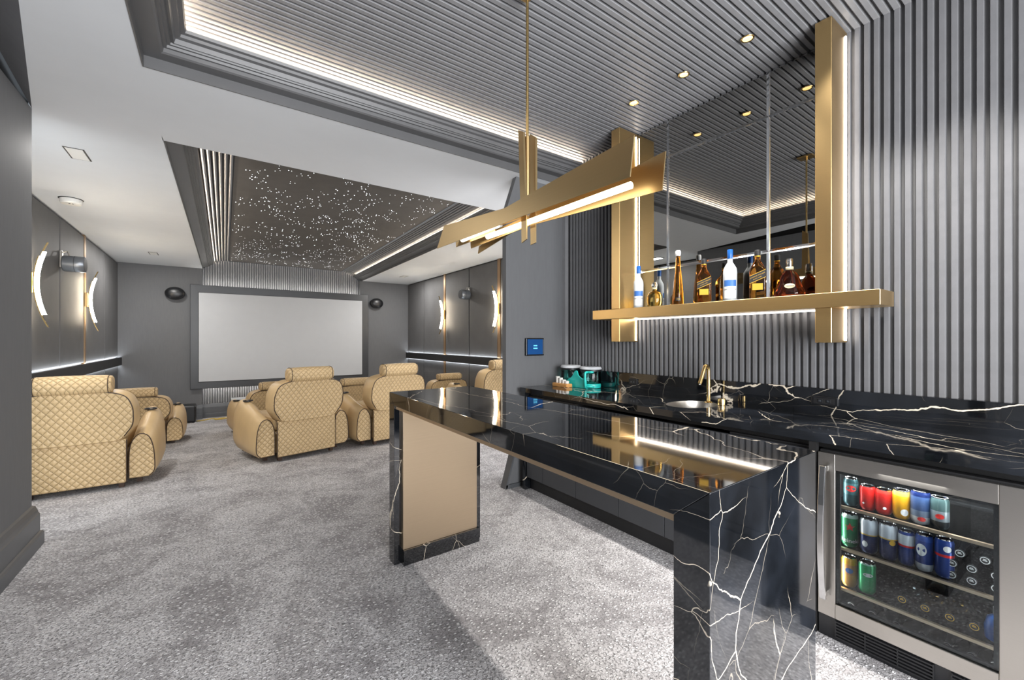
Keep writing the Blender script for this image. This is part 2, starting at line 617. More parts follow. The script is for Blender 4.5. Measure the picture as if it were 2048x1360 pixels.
# theatre side walls with panels, brass strips and lit rail
def side_wall(name, x, sgn, y0, strips, joints, yend):
    w = struct(MB().box(min(x, x - sgn * 0.15), max(x, x - sgn * 0.15), y0, 11.3, -0.4, ZC).build(name, 'softblack'))
    cuts = sorted([('s', s) for s in strips] + [('j', j) for j in joints], key=lambda c: c[1])
    ycur = y0
    spans = []
    for k, c in cuts:
        hw = 0.055 if k == 's' else 0.012
        spans.append((ycur, c - hw)); ycur = c + hw
    spans.append((ycur, yend))
    for a, b in spans:
        for z0, z1 in ((1.025, ZC - 0.025), (-0.38, 0.855)):
            bm = MB().box(min(x, x + sgn * 0.025), max(x, x + sgn * 0.025), a + 0.004, b - 0.004, z0, z1)
            bm.build('panel', 'wallpanel', w, bevel=0.008)
    for s in strips:
        MB().box(min(x, x + sgn * 0.03), max(x, x + sgn * 0.03), s - 0.045, s + 0.045, -0.38, ZC - 0.002).build('brass_strip', 'bronze', w)
    rail = MB().box(min(x + sgn * 0.05, x + sgn * 0.085), max(x + sgn * 0.05, x + sgn * 0.085), y0, yend, 0.865, 1.015)
    rail.box(min(x, x + sgn * 0.06), max(x, x + sgn * 0.06), y0, yend, 0.90, 0.98)
    rail.build('rail', 'softblack', w, bevel=0.003)
    for z, dz in ((1.003, 0.006), (0.871, 0.006)):
        MB().box(min(x + sgn * 0.030, x + sgn * 0.048), max(x + sgn * 0.030, x + sgn * 0.048), y0, yend, z, z + dz).build('light_strip', 'ledcool', w)
    return w
side_wall('wall_left_theatre', XL, 1, 4.06, [6.20, 8.52], [5.2, 7.323, 9.858], 11.04)
side_wall('wall_right_theatre', XR, -1, 3.3, [4.2, 6.53, 8.79], [5.3, 7.658, 9.97], 11.04)

# screen wall with central fluted recess
RX0, RX1 = -0.225, 3.03
m = MB().box(-1.75, RX0, YF, YF + 0.2, -0.4, ZC).box(RX1, 4.5, YF, YF + 0.2, -0.4, ZC).box(-1.75, 4.5, YF + 0.2, YF + 0.25, -0.4, 3.4)
wall_far = struct(m.build('wall_far', 'wall'))
m = MB()
n = 72
for i in range(n):
    x0 = RX0 + (RX1 - RX0) * i / n; w = (RX1 - RX0) / n
    xm = x0 + w / 2
    e = min(xm - RX0, RX1 - xm)
    top = ZC + 0.22 * min(1.0, (e / 0.34)) ** 0.7
    m.add([(x0 + w * .05, YF + 0.16, -0.4), (x0 + w * .2, YF + 0.125, -0.4), (x0 + w * .7, YF + 0.125, -0.4), (x0 + w * .85, YF + 0.16, -0.4), (x0 + w * 1.05, YF + 0.16, -0.4),
           (x0 + w * .05, YF + 0.16, top), (x0 + w * .2, YF + 0.125, top), (x0 + w * .7, YF + 0.125, top), (x0 + w * .85, YF + 0.16, top), (x0 + w * 1.05, YF + 0.16, top)],
          [(0, 1, 6, 5), (1, 2, 7, 6), (2, 3, 8, 7), (3, 4, 9, 8)])
stuff(m.build('fluted_panel', 'slat', wall_far))
baseboard('baseboard_far', [(3.03, YF + 0.125), (RX0, YF + 0.125)], 0.30)
baseboard('baseboard_far_left', [(RX0 + 0.01, YF), (-1.5, YF)], 0.30)
baseboard('baseboard_far_right', [(4.28, YF), (RX1 - 0.01, YF)], 0.30)
for z in (2.496, 0.325):
    struct(MB().box(RX0 + 0.02, RX1 - 0.02, 11.052, 11.07, z, z + 0.012).build('trim_4', 'ledback'))

# pier between the bar and the theatre (its outline splays at top and foot)
poly = [(2.275, ZC), (2.158, 2.52), (2.158, 0.80), (2.255, 0.60), (2.255, 0.33), (2.158, 0.0), (4.45, 0.0), (4.45, ZC)]
wall_pier = struct(MB().prism(poly, 'y', 3.157, 3.215).build('wall_pier', 'wall'))
struct(MB().prism([(2.14, 0.0), (2.16, 0.0), (2.257, 0.33), (2.243, 0.335)], 'y', 3.14, 3.22).build('trim_5', 'baseb'))
struct(MB().box(2.15, 2.87, 3.14, 3.157, 0.0, 0.035).build('trim_6', 'baseb'))
struct(MB().box(2.838, 2.88, 3.112, 3.157, 0.921, ZC + 0.02).build('trim_7', 'slat'))

# bar wall with upright slats
m = MB().box(2.905, 3.2, -2.4, 3.30, 0, 3.4)
wall_right = struct(m.build('wall_right', 'slatdark'))
PITCH = 0.0415
def slat_mesh(name, length, axis, mat='slat'):
    b = MB()
    prof = [(-0.0145, 0.0), (-0.0098, -0.019), (0.0098, -0.019), (0.0145, 0.0)] if axis == 'z' else [(-0.0155, 0.0), (-0.0120, -0.018), (0.0120, -0.018), (0.0155, 0.0)]
    if axis == 'z':     # protrudes toward -x, runs up
        r0 = [(q, p, 0) for p, q in prof]; r1 = [(q, p, length) for p, q in prof]
    else:               # runs along x, protrudes down
        r0 = [(0, p, q) for p, q in prof]; r1 = [(length, p, q) for p, q in prof]
    b.loft([r0, r1])
    o = b.build(name, mat)
    me = o.data
    bpy.data.objects.remove(o)
    return me
sm = slat_mesh('slat', ZS - 1.0705 + 0.02, 'z', 'slatw')
k = 0
y = 3.085
while y > -0.9:
    o = link('slat', sm, wall_right, loc=(2.905, y, 1.0705)); y -= PITCH
# slatted tray ceiling
m = MB().box(-0.40, 2.95, -2.4, 3.12, ZS + 0.024, ZS + 0.07)
ceil_bar = struct(m.build('ceiling_bar', 'slatdark'))
sm2 = slat_mesh('slat', 2.90 + 0.38, 'x')
y = 3.085
while y > -1.6:
    link('slat', sm2, ceil_bar, loc=(-0.38, y, ZS + 0.024)); y -= PITCH
struct(MB().box(-0.45, -0.40, -2.4, 3.2, ZC + 0.051, 3.2).box(-0.45, 4.5, 3.12, 3.2, ZC + 0.051, 3.2).build('trim_8', 'crown'))
# crown moulding of the bar tray, mitred at the corner
prof = [(0.003, ZC - 0.002), (0.003, 2.922), (0.006, 2.922), (0.082, 2.918), (0.092, 2.925), (0.095, 2.945), (0.108, 2.945), (0.112, 2.958), (0.124, 2.958), (0.128, 2.968), (0.142, 2.962),
        (0.150, 2.985), (0.170, 2.990), (0.174, 3.005), (0.192, 3.008), (0.198, 3.024), (0.188, 3.024), (0.18, 3.012), (0.06, 3.012), (-0.06, 3.012), (-0.06, ZC + 0.055), (-0.004, ZC + 0.055), (-0.004, ZC - 0.002)]
rings = []
for t, z in prof:
    rings.append([(-0.324 + t, -2.4, z), (-0.324 + t, 3.07 - t, z), (2.905, 3.07 - t, z)])
struct(MB().loft(rings, False, False, loop=True).build('trim_9', 'crown'))
m = MB()
m.box(-0.20, -0.185, -2.3, 2.93, 3.014, 3.024).box(-0.20, 2.88, 2.93, 2.945, 3.014, 3.024)
struct(m.build('trim_10', 'ledcove'))

# theatre tray: side crowns, slats, cove light, star ceiling
def tray_side(edge, sgn, nm, ledn):
    prof = [(0.003, ZC - 0.002), (0.003, 2.90), (0.02, 2.905), (0.075, 2.925), (0.10, 2.93), (0.104, 2.945), (0.118, 2.945), (0.122, 2.957), (0.136, 2.957), (0.140, 2.968), (0.155, 2.968),
            (0.160, 2.985), (0.185, 2.99), (0.188, 3.0), (0.178, 3.0), (0.17, 2.995), (-0.05, 2.995), (-0.05, ZC + 0.055), (-0.004, ZC + 0.055), (-0.004, ZC - 0.002)]
    rings = []
    for t, z in prof:
        rings.append([(edge(4.135) + sgn * t, 4.135, z), (edge(11.2) + sgn * t, 11.2, z)])
    c = struct(MB().loft(rings, False, False, loop=True).build('trim_' + nm, 'crown'))
    m = MB()
    for y0, y1 in ((4.0, 11.17),):
        a0, a1 = edge(y0) + sgn * 0.135, edge(y1) + sgn * 0.135
        m.add([(a0, y0, 2.998), (a0 + sgn * .02, y0, 2.998), (a1 + sgn * .02, y1, 2.998), (a1, y1, 2.998), (a0, y0, 3.006), (a0 + sgn * .02, y0, 3.006), (a1 + sgn * .02, y1, 3.006), (a1, y1, 3.006)],
              [(0, 3, 2, 1), (4, 5, 6, 7), (0, 1, 5, 4), (1, 2, 6, 5), (2, 3, 7, 6), (3, 0, 4, 7)])
    struct(m.build('trim_' + ledn, 'ledtray'))
    # lengthwise rounded slats climbing to the star ceiling
    ns = 9
    for i in range(ns):
        t0 = 0.06 + 0.40 * i / ns; w = 0.40 / ns
        zz = 3.028 + 0.055 * math.sin(PI / 2 * min(1, i / (ns - 1)))
        def sec(y):
            e = edge(y) + sgn * t0
            return [(e, y, zz + 0.06), (e + sgn * w * 0.12, y, zz), (e + sgn * w * 0.40, y, zz - 0.010), (e + sgn * w * 0.68, y, zz), (e + sgn * w * 0.80, y, zz + 0.06)]
        MB().loft([sec(4.0), sec(11.2)]).build('slat', 'slat', c, smooth=False)
    m = MB()
    m.add([(edge(4.0) - sgn * .06, 4.0, 3.11), (edge(4.0) + sgn * .47, 4.0, 3.11), (edge(11.2) + sgn * .47, 11.2, 3.11), (edge(11.2) - sgn * .06, 11.2, 3.11)], [(0, 1, 2, 3)])
    m.add([(edge(4.0) - sgn * .05, 4.0, 2.9), (edge(11.2) - sgn * .05, 11.2, 2.9), (edge(11.2) - sgn * .05, 11.2, 3.12), (edge(4.0) - sgn * .05, 4.0, 3.12)], [(0, 1, 2, 3)])
    m.build('slat_backing', 'slatdark', c)
tray_side(tl, 1, '11', '13')
tray_side(tr, -1, '12', '14')
sx0 = lambda y: tl(y) + 0.46
sx1 = lambda y: tr(y) - 0.46
star = struct(MB().add([(sx0(4), 4.0, 3.088), (sx1(4), 4.0, 3.088), (sx1(11.2), 11.2, 3.088), (sx0(11.2), 11.2, 3.088)], [(0, 1, 2, 3)]).build('ceiling_star', 'starceil'))
struct(MB().box(-0.6, 3.4, 4.0, 4.06, ZC + 0.05, 3.25).build('trim_15', 'crown'))
m = MB()
for i in range(1150):
    if i % 3 == 0:
        cxx = random.uniform(0.2, 2.5); cyy = random.uniform(4.3, 11.0); k = random.choice((1, 1, 2, 3)); ang = random.uniform(0, 6.28); 
    x = cxx + random.gauss(0, .025) + math.cos(ang) * 0.06 * (i % 3); y = cyy + random.gauss(0, .025) + math.sin(ang) * 0.06 * (i % 3)
    if not (sx0(y) + .02 < x < sx1(y) - .02 and 4.2 < y < 11.1):
        continue
    r = random.choice((0.003, 0.0035, 0.004, 0.0045, 0.006))
    m.add([(x - r, y, 3.086), (x, y - r, 3.086), (x + r, y, 3.086), (x, y + r, 3.086), (x, y, 3.086 - r * .7)], [(0, 1, 4), (1, 2, 4), (2, 3, 4), (3, 0, 4)])
o = stuff(m.build('star_lights', 'star', star))

# ------------------------------------------------------------------ screen
scr = thing('projection_screen', 'large blank white projection screen in a dark grey frame on the far wall', 'screen', (1.4, 10.98, 0.32))
def loc_box(mb, x0, x1, y0, y1, z0, z1): return mb.box(x0 - 1.4, x1 - 1.4, y0 - 10.98, y1 - 10.98, z0 - 0.32, z1 - 0.32)
m = MB(); loc_box(m, -0.423, 3.222, 10.985, 11.045, 0.325, 2.508)
m.build('frame', 'cab', scr, bevel=0.006)
m = MB(); loc_box(m, -0.278, 3.064, 10.972, 10.986, 0.475, 2.343)
m.build('fabric', 'screen', scr)
m = MB()
loc_box(m, -0.29, 3.076, 10.975, 10.986, 0.463, 0.475); loc_box(m, -0.29, 3.076, 10.975, 10.986, 2.343, 2.352)
loc_box(m, -0.288, -0.278, 10.975, 10.986, 0.463, 2.352); loc_box(m, 3.064, 3.074, 10.975, 10.986, 0.463, 2.352)
m.build('edge_trim', 'black', scr)

# ------------------------------------------------------------------ recliners
def make_recliner(label, low=1.0):
    t = thing('recliner', label, 'recliner', group='quilted recliners facing the screen')
    S = low
    # lower back panel
    b = MB(); b.box(-0.325, 0.325, 0.0, 0.035, 0.045, 0.45 * S)
    b.build('lower_panel', 'leather', t, bevel=0.014, seg=3)
    for px_ in (0.329, -0.329):
        MB().tube([(px_, -0.002, 0.05), (px_, -0.002, 0.44 * S)], 0.004, 6).build('panel_piping', 'piping', t)
    MB().box(-0.31, 0.31, 0.04, 0.84, 0.07, 0.30 * S).build('base', 'leatherp', t, bevel=0.02)
    # upper back shell
    half = [(0.0, 0.425), (0.20, 0.428), (0.300, 0.440), (0.358, 0.51), (0.395, 0.58), (0.402, 0.68), (0.394, 0.76), (0.352, 0.850), (0.26, 0.892), (0.12, 0.906), (0.0, 0.908)]
    full = half + [(-x, z) for x, z in half[-2:0:-1]]
    out = catmull([(x, z, 0) for x, z in full], 4, True)
    def ring(y, sc, dz=0.0):
        r = []
        for x, z, _ in out:
            zz = 0.675 + (z - 0.675) * sc + dz
            xx = x * sc
            lean = -(zz - 0.42) * 0.16
            r.append((xx, y + lean, zz * S))
        return r
    rings = [ring(-0.030, 0.90), ring(-0.032, 0.945), ring(-0.020, 0.966), ring(0.015, 0.985), ring(0.08, 1.0), ring(0.16, 1.01), ring(0.21, 0.98), ring(0.225, 0.90)]
    b = MB(); b.loft(rings)
    # centre of the back face uses quilting
    shell = b.build('backrest', ['leatherp', 'leather'], t, smooth=True, auto=50)
    me = shell.data
    for p in me.polygons:
        if p.center.y < -0.012 + -(p.center.z / S - 0.42) * 0.16:
            p.material_index = 1 if abs(p.normal.y) > 0.5 else 0
    pp = ring(-0.030, 0.957)
    lo = [i for i, p in enumerate(pp) if p[2] < 0.475 * S]
    k0 = next(i for i in range(len(pp)) if pp[i][2] >= 0.475 * S and pp[i - 1][2] < 0.475 * S)
    pp = [p for p in pp[k0:] + pp[:k0] if p[2] >= 0.475 * S]
    MB().tube([(x, y - 0.004, z) for x, y, z in pp], 0.0045, 6).build('piping', 'piping', shell)
    # bolster headrest
    n = 20
    def hr(x, k):
        r = []
        for i in range(n):
            a = 2 * PI * i / n
            c, s_ = math.cos(a), math.sin(a)
            e = 0.74
            yy = math.copysign(abs(c) ** e, c) * 0.088 * k; zz = math.copysign(abs(s_) ** e, s_) * 0.080 * k
            r.append((x, -0.060 + yy, (0.960 + zz) * S + (0.0 if S == 1 else 0.01)))
        return r
    hb = MB().loft([hr(-0.252, 0.55), hr(-0.249, 0.74), hr(-0.240, 0.90), hr(-0.222, 0.985), hr(-0.19, 1.01), hr(0.0, 1.04), hr(0.19, 1.01), hr(0.222, 0.985), hr(0.240, 0.90), hr(0.249, 0.74), hr(0.252, 0.55)])
    ho = hb.build('headrest', 'leather', t, smooth=True, auto=60)
    for px_ in (0.226, -0.226):
        MB().tube([p for p in hr(px_, 0.99)], 0.003, 5, closed=True).build('headrest_seam', 'piping', ho)
    # arms
    for sg in (1, -1):
        def arch(y, h, w0, w1, zb, k=1.0):
            base = [(w0, zb), (w0 + 0.0, h * 0.55), (w0 + 0.012, h * 0.80), (w0 + (w1 - w0) * 0.28, h * 0.96), (w0 + (w1 - w0) * 0.52, h), (w0 + (w1 - w0) * 0.80, h * 0.93), (w1 - 0.006, h * 0.74), (w1 + 0.006, h * 0.48), (w1 + 0.004, h * 0.24), (w1 - 0.035, zb)]
            pts = catmull([(x, z, 0) for x, z in base], 3)
            cx_ = (w0 + w1) / 2; cz = (h + zb) / 2
            return [(sg * (cx_ + (x - cx_) * k), y, (cz + (z - cz) * k) * S) for x, z, _ in pts]
        secs = [arch(0.065, 0.475, 0.335, 0.515, 0.065, 0.90), arch(0.06, 0.475, 0.335, 0.515, 0.065, 0.97), arch(0.075, 0.48, 0.335, 0.52, 0.06), arch(0.30, 0.53, 0.33, 0.53, 0.06), arch(0.55, 0.60, 0.325, 0.535, 0.06),
                arch(0.76, 0.635, 0.325, 0.53, 0.06), arch(0.86, 0.625, 0.325, 0.52, 0.06), arch(0.915, 0.60, 0.33, 0.51, 0.065, 0.93), arch(0.93, 0.59, 0.335, 0.50, 0.07, 0.80)]
        arm = MB().loft(secs).build('armrest', ['leatherp', 'leather'], t, smooth=True, auto=55)
        for p in arm.data.polygons:
            if p.center.y < 0.072 and abs(p.normal.y) > 0.6:
                p.material_index = 1
        MB().tube([(x, y - 0.003, z) for x, y, z in arch(0.061, 0.475, 0.335, 0.515, 0.065, 0.985)], 0.0045, 6).build('piping', 'piping', arm)
        MB().lathe([(0.052, 0.0), (0.052, 0.012), (0.044, 0.012), (0.042, 0.002)], (sg * 0.425, 0.66, (0.620) * S), 20).build('cup_holder', 'plasticb', arm, smooth=True, auto=40)
    # seat, footrest, feet
    MB().box(-0.30, 0.30, 0.20, 0.86, 0.30 * S, 0.47 * S).build('seat_cushion', 'leatherp', t, bevel=0.05, seg=3, )
    MB().box(-0.30, 0.30, 0.86, 0.92, 0.08, 0.44 * S).build('footrest', 'leatherp', t, bevel=0.02, seg=3)
    for x, y in ((-0.40, 0.17), (0.40, 0.17), (-0.42, 0.82), (0.42, 0.82), (-0.29, 0.05), (0.29, 0.05)):
        MB().loft([[(x - .018, y - .018, 0.0), (x + .018, y - .018, 0), (x + .018, y + .018, 0), (x - .018, y + .018, 0)], [(x - .024, y - .024, .085), (x + .024, y - .024, .085), (x + .024, y + .024, .085), (x - .024, y + .024, .085)]]).build('leg', 'leg', t)
    return t


R1 = make_recliner('tan quilted recliner nearest the screen side, back row, left of the island table')
R1.location = (0.885, 5.38, 0); R1.rotation_euler = (0, 0, math.radians(13.0))
R1['label'] = 'tan quilted recliner standing alone left of the island, whole back in view below the screen'
for lab, loc, rz in (('tan quilted recliner partly cut off by the grey wall at the left edge', (-0.990, 5.19, 0), -1.0),
                     ('tan quilted recliner half hidden behind the far end of the black marble island', (1.985, 5.49, 0), 9.0),
                     ('tan quilted recliner cut off by the grey pier beside the touch panel', (3.75, 5.62, 0), 4.0)):
    c = copy_tree(R1); c.location = loc; c.rotation_euler = (0, 0, math.radians(rz)); c['label'] = lab
F1 = make_recliner('x', 0.80)
F1['label'] = 'front-row tan recliner whose armrest shows beside the black subwoofer'
F1.location = (-0.90, 7.68, zf(7.9)); F1.rotation_euler = (0, 0, 0)
for lab, loc, rz in (('front-row tan recliner mostly hidden behind the recliner left of the island', (0.80, 7.66, zf(7.9)), 8.0),
                     ('front-row tan recliner seen in the gap between the two central recliners', (1.96, 7.45, zf(7.7)), 5.0),
                     ('front-row tan recliner below the far sconce on the right wall', (3.74, 7.50, zf(7.8)), 0.0)):
    c = copy_tree(F1); c.location = loc; c.rotation_euler = (0, 0, math.radians(rz)); c['label'] = lab

# ------------------------------------------------------------------ wall sconces
def sconce(x, sgn, y, label):
    t = thing('wall_sconce', label, 'sconce', (x + sgn * 0.03, y, 1.93), 0, 'curved brass wall sconces')
    def arc(z, off=0.0):
        k = (z / 0.33)
        return sgn * (0.05 + 0.055 * k * k + off)
    def band(z0, z1, off, th, y0, y1):
        rings = []
        for i in range(17):
            z = z0 + (z1 - z0) * i / 16
            a = arc(z, off)
            rings.append([(a, y0, z), (a + sgn * th, y0, z), (a + sgn * th, y1, z), (a, y1, z)])
        return MB().loft(rings)
    band(-0.32, 0.32, 0.0, 0.018, -0.024, 0.024).build('light_tube', 'sconce', t, smooth=True, auto=40)
    band(-0.45, 0.27, -0.016, 0.010, -0.036, -0.012).build('brass_bar', 'brassbright', t, smooth=True, auto=40)
    band(-0.27, 0.42, -0.016, 0.010, 0.012, 0.036).build('brass_bar', 'brassbright', t, smooth=True, auto=40)
    MB().box(min(0, sgn * .03), max(0, sgn * .03), -0.045, 0.045, -0.10, 0.10).build('mount_plate', 'brass', t, bevel=0.003)
    return t
sconce(XL, 1, 6.26, 'curved lit wall sconce nearest the left edge, beside the left grey speaker')
sconce(XL, 1, 8.52, 'curved lit wall sconce on the left wall nearest the screen')
sconce(XR, -1, 8.79, 'curved lit wall sconce on the right wall nearest the screen')
sconce(XR, -1, 6.53, 'curved lit wall sconce on the right wall next to the grey pier')

# speakers
def can_speaker(x, sgn, y, label):
    t = thing('wall_speaker', label, 'speaker', (x + sgn * 0.03, y, 2.28), 0, 'grey cylinder speakers')
    MB().lathe([(0.085, 0.02 * sgn), (0.096, 0.03 * sgn), (0.098, 0.14 * sgn), (0.098, 0.212 * sgn), (0.094, 0.218 * sgn)], (0, 0, 0), 32, axis='x').build('shell', 'greyplastic', t, smooth=True, auto=35)
    MB().lathe([(0.0985, 0.128 * sgn), (0.1, 0.13 * sgn), (0.0985, 0.132 * sgn)], (0, 0, 0), 32, axis='x').build('seam', 'softblack', t)
    MB().lathe([(0.088, 0.2165 * sgn), (0.088, 0.2195 * sgn)], (0, 0, 0), 32, axis='x').build('grille', 'softblack', t)
    m = MB().box(min(0, sgn * .02), max(0, sgn * .02), -.03, .03, -.05, .15).tube([(sgn * .01, 0, .13), (sgn * .06, 0, .15), (sgn * .08, 0, .09)], 0.008, 8)
    m.build('bracket', 'steel', t)
can_speaker(XL, 1, 7.32, 'grey cylindrical speaker between the two sconces on the left wall')
can_speaker(XR, -1, 7.62, 'grey cylindrical speaker between the two sconces on the right wall')
def oval_speaker(x, label):
    t = thing('oval_speaker', label, 'speaker', (x, 11.05, 2.30), 0, 'black oval speakers flanking the screen')
    prof = [(0.02, 0.0), (0.06, 0.0), (0.085, -0.02), (0.10, -0.06), (0.10, -0.10), (0.088, -0.13), (0.055, -0.15), (0.01, -0.156)]
    MB().lathe(prof, (0, 0, 0), 32, 1.65, 1.3, axis='y').build('shell', 'plasticb', t, smooth=True, auto=50)
    MB().lathe([(0.093, -0.116), (0.097, -0.118), (0.093, -0.122)], (0, 0, 0), 32, 1.65, 1.3, axis='y').build('trim_ring', 'softblack', t, smooth=True)
    MB().box(-.03, .03, -.01, 0, -.02, .02).build('mount', 'softblack', t)
oval_speaker(-0.665, 'black oval speaker on the wall left of the screen')
oval_speaker(3.43, 'black oval speaker on the wall right of the screen')

# subwoofer, box, cable near the screen
t = thing('subwoofer', 'black subwoofer with a grey port panel on the floor below the left oval speaker', 'subwoofer', (-0.53, 10.58, zf(10.55)))
MB().box(-0.22, 0.22, -0.2, 0.2, 0.02, 0.345).build('cabinet', 'plasticb', t, bevel=0.03, seg=3)
m = MB()
sh = []
for i in range(24):
    a = 2 * PI * i / 24
    sh.append((0.045 * math.cos(a), 0.10 * math.sin(a) + 0.015 * math.cos(2 * a)))
m.loft([[(0.02 + x, -0.203, 0.18 + z) for x, z in sh], [(0.02 + x * 1.1, -0.208, 0.18 + z * 1.05) for x, z in sh], [(0.02 + x * .8, -0.209, 0.18 + z * .86) for x, z in sh]], False)
m.build('port_ring', 'greyplastic', t, smooth=True)
MB().lathe([(0.03, -0.204), (0.03, -0.207)], (0.02, 0, 0.225), 16, axis='y').lathe([(0.03, -0.204), (0.03, -0.207)], (0.02, 0, 0.135), 16, axis='y').build('port', 'black', t)
for x in (-.18, .18):
    for y in (-.16, .16):
        MB().lathe([(0.02, 0), (0.02, .025)], (x, y, 0), 10).build('foot', 'black', t)
t = thing('equipment_box', 'tan wooden box with a pale grey top on the floor under the screen', 'box', (0.58, 10.25, zf(10.2)))
MB().box(-0.31, 0.31, -0.2, 0.2, 0.0, 0.39).build('body', 'boxwood', t, bevel=0.004)
MB().box(-0.315, 0.315, -0.205, 0.205, 0.39, 0.425).build('lid', 'screen', t, bevel=0.004)
MB().box(-0.31, 0.31, -0.202, -0.2, 0.0, 0.03).build('plinth', 'leg', t)
path = [(-0.30, 10.55), (-0.18, 10.62), (-0.08, 10.75), (0.02, 10.70), (0.0, 10.55), (0.12, 10.52), (0.2, 10.66), (0.1, 10.72), (0.04, 10.62), (0.22, 10.58), (0.36, 10.62), (0.55, 10.66)]
pp = catmull([(x, y, zf(y) + 0.01) for x, y in path], 5)
tag(MB().tube(pp, 0.011, 6).build('floor_cable', 'cable', smooth=True), 'yellow cable looping on the carpet between the subwoofer and the tan box', 'cable')

# ceiling fittings in the theatre
t = thing('smoke_detector', 'round white smoke detector on the ceiling by the left wall', 'smoke detector', (-1.26, 6.41, ZC))
MB().lathe([(0.075, 0.0), (0.088, -0.006), (0.088, -0.045), (0.078, -0.056), (0.02, -0.058)], (0, 0, 0), 28).build('housing', 'whitep', t, smooth=True, auto=35)
MB().lathe([(0.07, 0.0), (0.098, -0.001), (0.098, -0.005), (0.07, -0.005)], (0, 0, 0), 28).build('base_ring', 'softblack', t, smooth=True, auto=35)
MB().lathe([(0.008, -0.057), (0.008, -0.060)], (0.02, -0.03, 0), 8).lathe([(0.008, -0.057), (0.008, -0.060)], (-0.005, -0.035, 0), 8).build('sensor', 'softblack', t)
for xx, yy, lab in ((-0.912, 4.83, 'square recessed ceiling light near the top of the left wall pier'), (-0.878, 9.62, 'small square recessed ceiling light left of the screen'), (3.67, 9.67, 'small square recessed ceiling light right of the screen')):
    t = thing('recessed_light', lab, 'ceiling light', (xx, yy, ZC), 0, 'square recessed lights')
    m = MB()
    a, b, w = 0.062, 0.135, 0.011
    m.box(-a, -a + w, -b, b, -0.002, 0.0).box(a - w, a, -b, b, -0.002, 0).box(-a, a, -b, -b + w, -0.002, 0).box(-a, a, b - w, b, -0.002, 0)
    m.build('shadow_gap', 'black', t)
    MB().box(-a + w, a - w, -b + w, b - w, -0.004, 0.0).build('cover', 'white_lens', t)

# ------------------------------------------------------------------ bar: brass frame, mirror, shelf
YR0, YR1, YL0, YL1 = 0.844, 0.919, 2.265, 2.350
PX = 2.65
def post(y0, y1, label):
    t = thing('brass_post', label, 'post', (PX, y0, 1.336), 0, 'brass posts of the bar frame')
    MB().box(0, 0.228, 0, y1 - y0, 0.2645, ZS - 1.336 - 0.002).build('column', 'brass', t, bevel=0.002, seg=1)
    MB().box(0, 0.228, 0, y1 - y0, 0, 0.1855).build('column_foot', 'brass', t, bevel=0.002, seg=1)
    MB().box(0.198, 0.209, -0.004, -0.0005, 0.265, ZS - 1.336 - 0.03).build('light_strip', 'led', t)
    MB().box(0.198, 0.209, -0.004, -0.0005, 0.01, 0.185).build('light_strip', 'led', t)
post(YR0, YR1, 'brass post with a light strip on the right of the mirror')
post(YL0, YL1, 'brass post with a light strip behind the pendant, left of the mirror')
t = thing('brass_shelf', 'long brass bar shelf carrying the liquor bottles, crossing both posts', 'shelf', (2.645, 0.644, 1.522))
MB().box(0.0, 0.225, 0, 1.911, 0, 0.078).build('beam', 'brass', t, bevel=0.002, seg=1)
MB().box(0.19, 0.20, 0.28, 1.615, -0.006, -0.0005).build('light_strip', 'led', t)
# mirror of nine bevelled panes
t = thing('wall_mirror', 'smoked grey wall mirror with bright seams behind the liquor bottles', 'mirror', (2.872, 0.92, 1.602))
yb = [0.0, 0.33, 1.056, 1.343]; zb = [0.0, 0.31, 1.168, ZS - 1.602 - 0.004]
for i in range(3):
    for j in range(3):
        y0, y1, z0, z1 = yb[i], yb[i + 1], zb[j], zb[j + 1]
        e = 0.011
        m = MB()
        o4 = [(0.006, y0, z0), (0.006, y1, z0), (0.006, y1, z1), (0.006, y0, z1)]
        i4 = [(0.0, y0 + e, z0 + e), (0.0, y1 - e, z0 + e), (0.0, y1 - e, z1 - e), (0.0, y0 + e, z1 - e)]
        m.add(o4 + i4, [(0, 1, 5, 4), (1, 2, 6, 5), (2, 3, 7, 6), (3, 0, 4, 7), (4, 5, 6, 7)])
        m.mi = [1, 1, 1, 1, 0]
        m.build('pane', ['mirror', 'mirroredge'], t)
MB().box(0.0065, 0.03, 0, 1.343, 0, zb[-1]).build('backing', 'black', t)

# downlights in the slatted ceiling
for i, yy in enumerate((1.975, 1.58, 1.183)):
    lab = ('farthest', 'middle', 'nearest')[i] + ' of the three round brass-rimmed downlights in the slatted ceiling'
    t = thing('downlight', lab, 'downlight', (2.465, yy, ZS), 0, 'round downlights over the bar')
    MB().lathe([(0.030, 0.0), (0.036, -0.004), (0.030, -0.007), (0.026, -0.004)], (0, 0, 0), 24).build('rim', 'brassbright', t, smooth=True)
    MB().lathe([(0.026, -0.002), (0.026, -0.004)], (0, 0, 0), 24).build('lens', 'down', t)

# ------------------------------------------------------------------ worktop, backsplash, base units
CX0, CX1, CZ = 2.270, 2.905, 0.920
SKX, SKY, SRX, SRY = 2.615, 1.615, 0.20, 0.145      # sink bowl
m = MB()
m.box(CX0, CX1, -1.2, 1.30, CZ - 0.04, CZ).box(CX0, CX1, 1.93, 3.10, CZ - 0.04, CZ)
N = 64
outer, inner = [], []
for k in range(N):
    a = 2 * PI * k / N
    c, s_ = math.cos(a), math.sin(a)
    hx = (CX1 - SKX) if c > 0 else (SKX - CX0); hy = (1.93 - SKY) if s_ > 0 else (SKY - 1.30)
    q = min(hx / abs(c) if abs(c) > 1e-6 else 9, hy / abs(s_) if abs(s_) > 1e-6 else 9)
    outer.append((SKX + c * q, SKY + s_ * q)); inner.append((SKX + c * SRX, SKY + s_ * SRY))
cor = [(CX1, 1.93), (CX0, 1.93), (CX0, 1.30), (CX1, 1.30)]
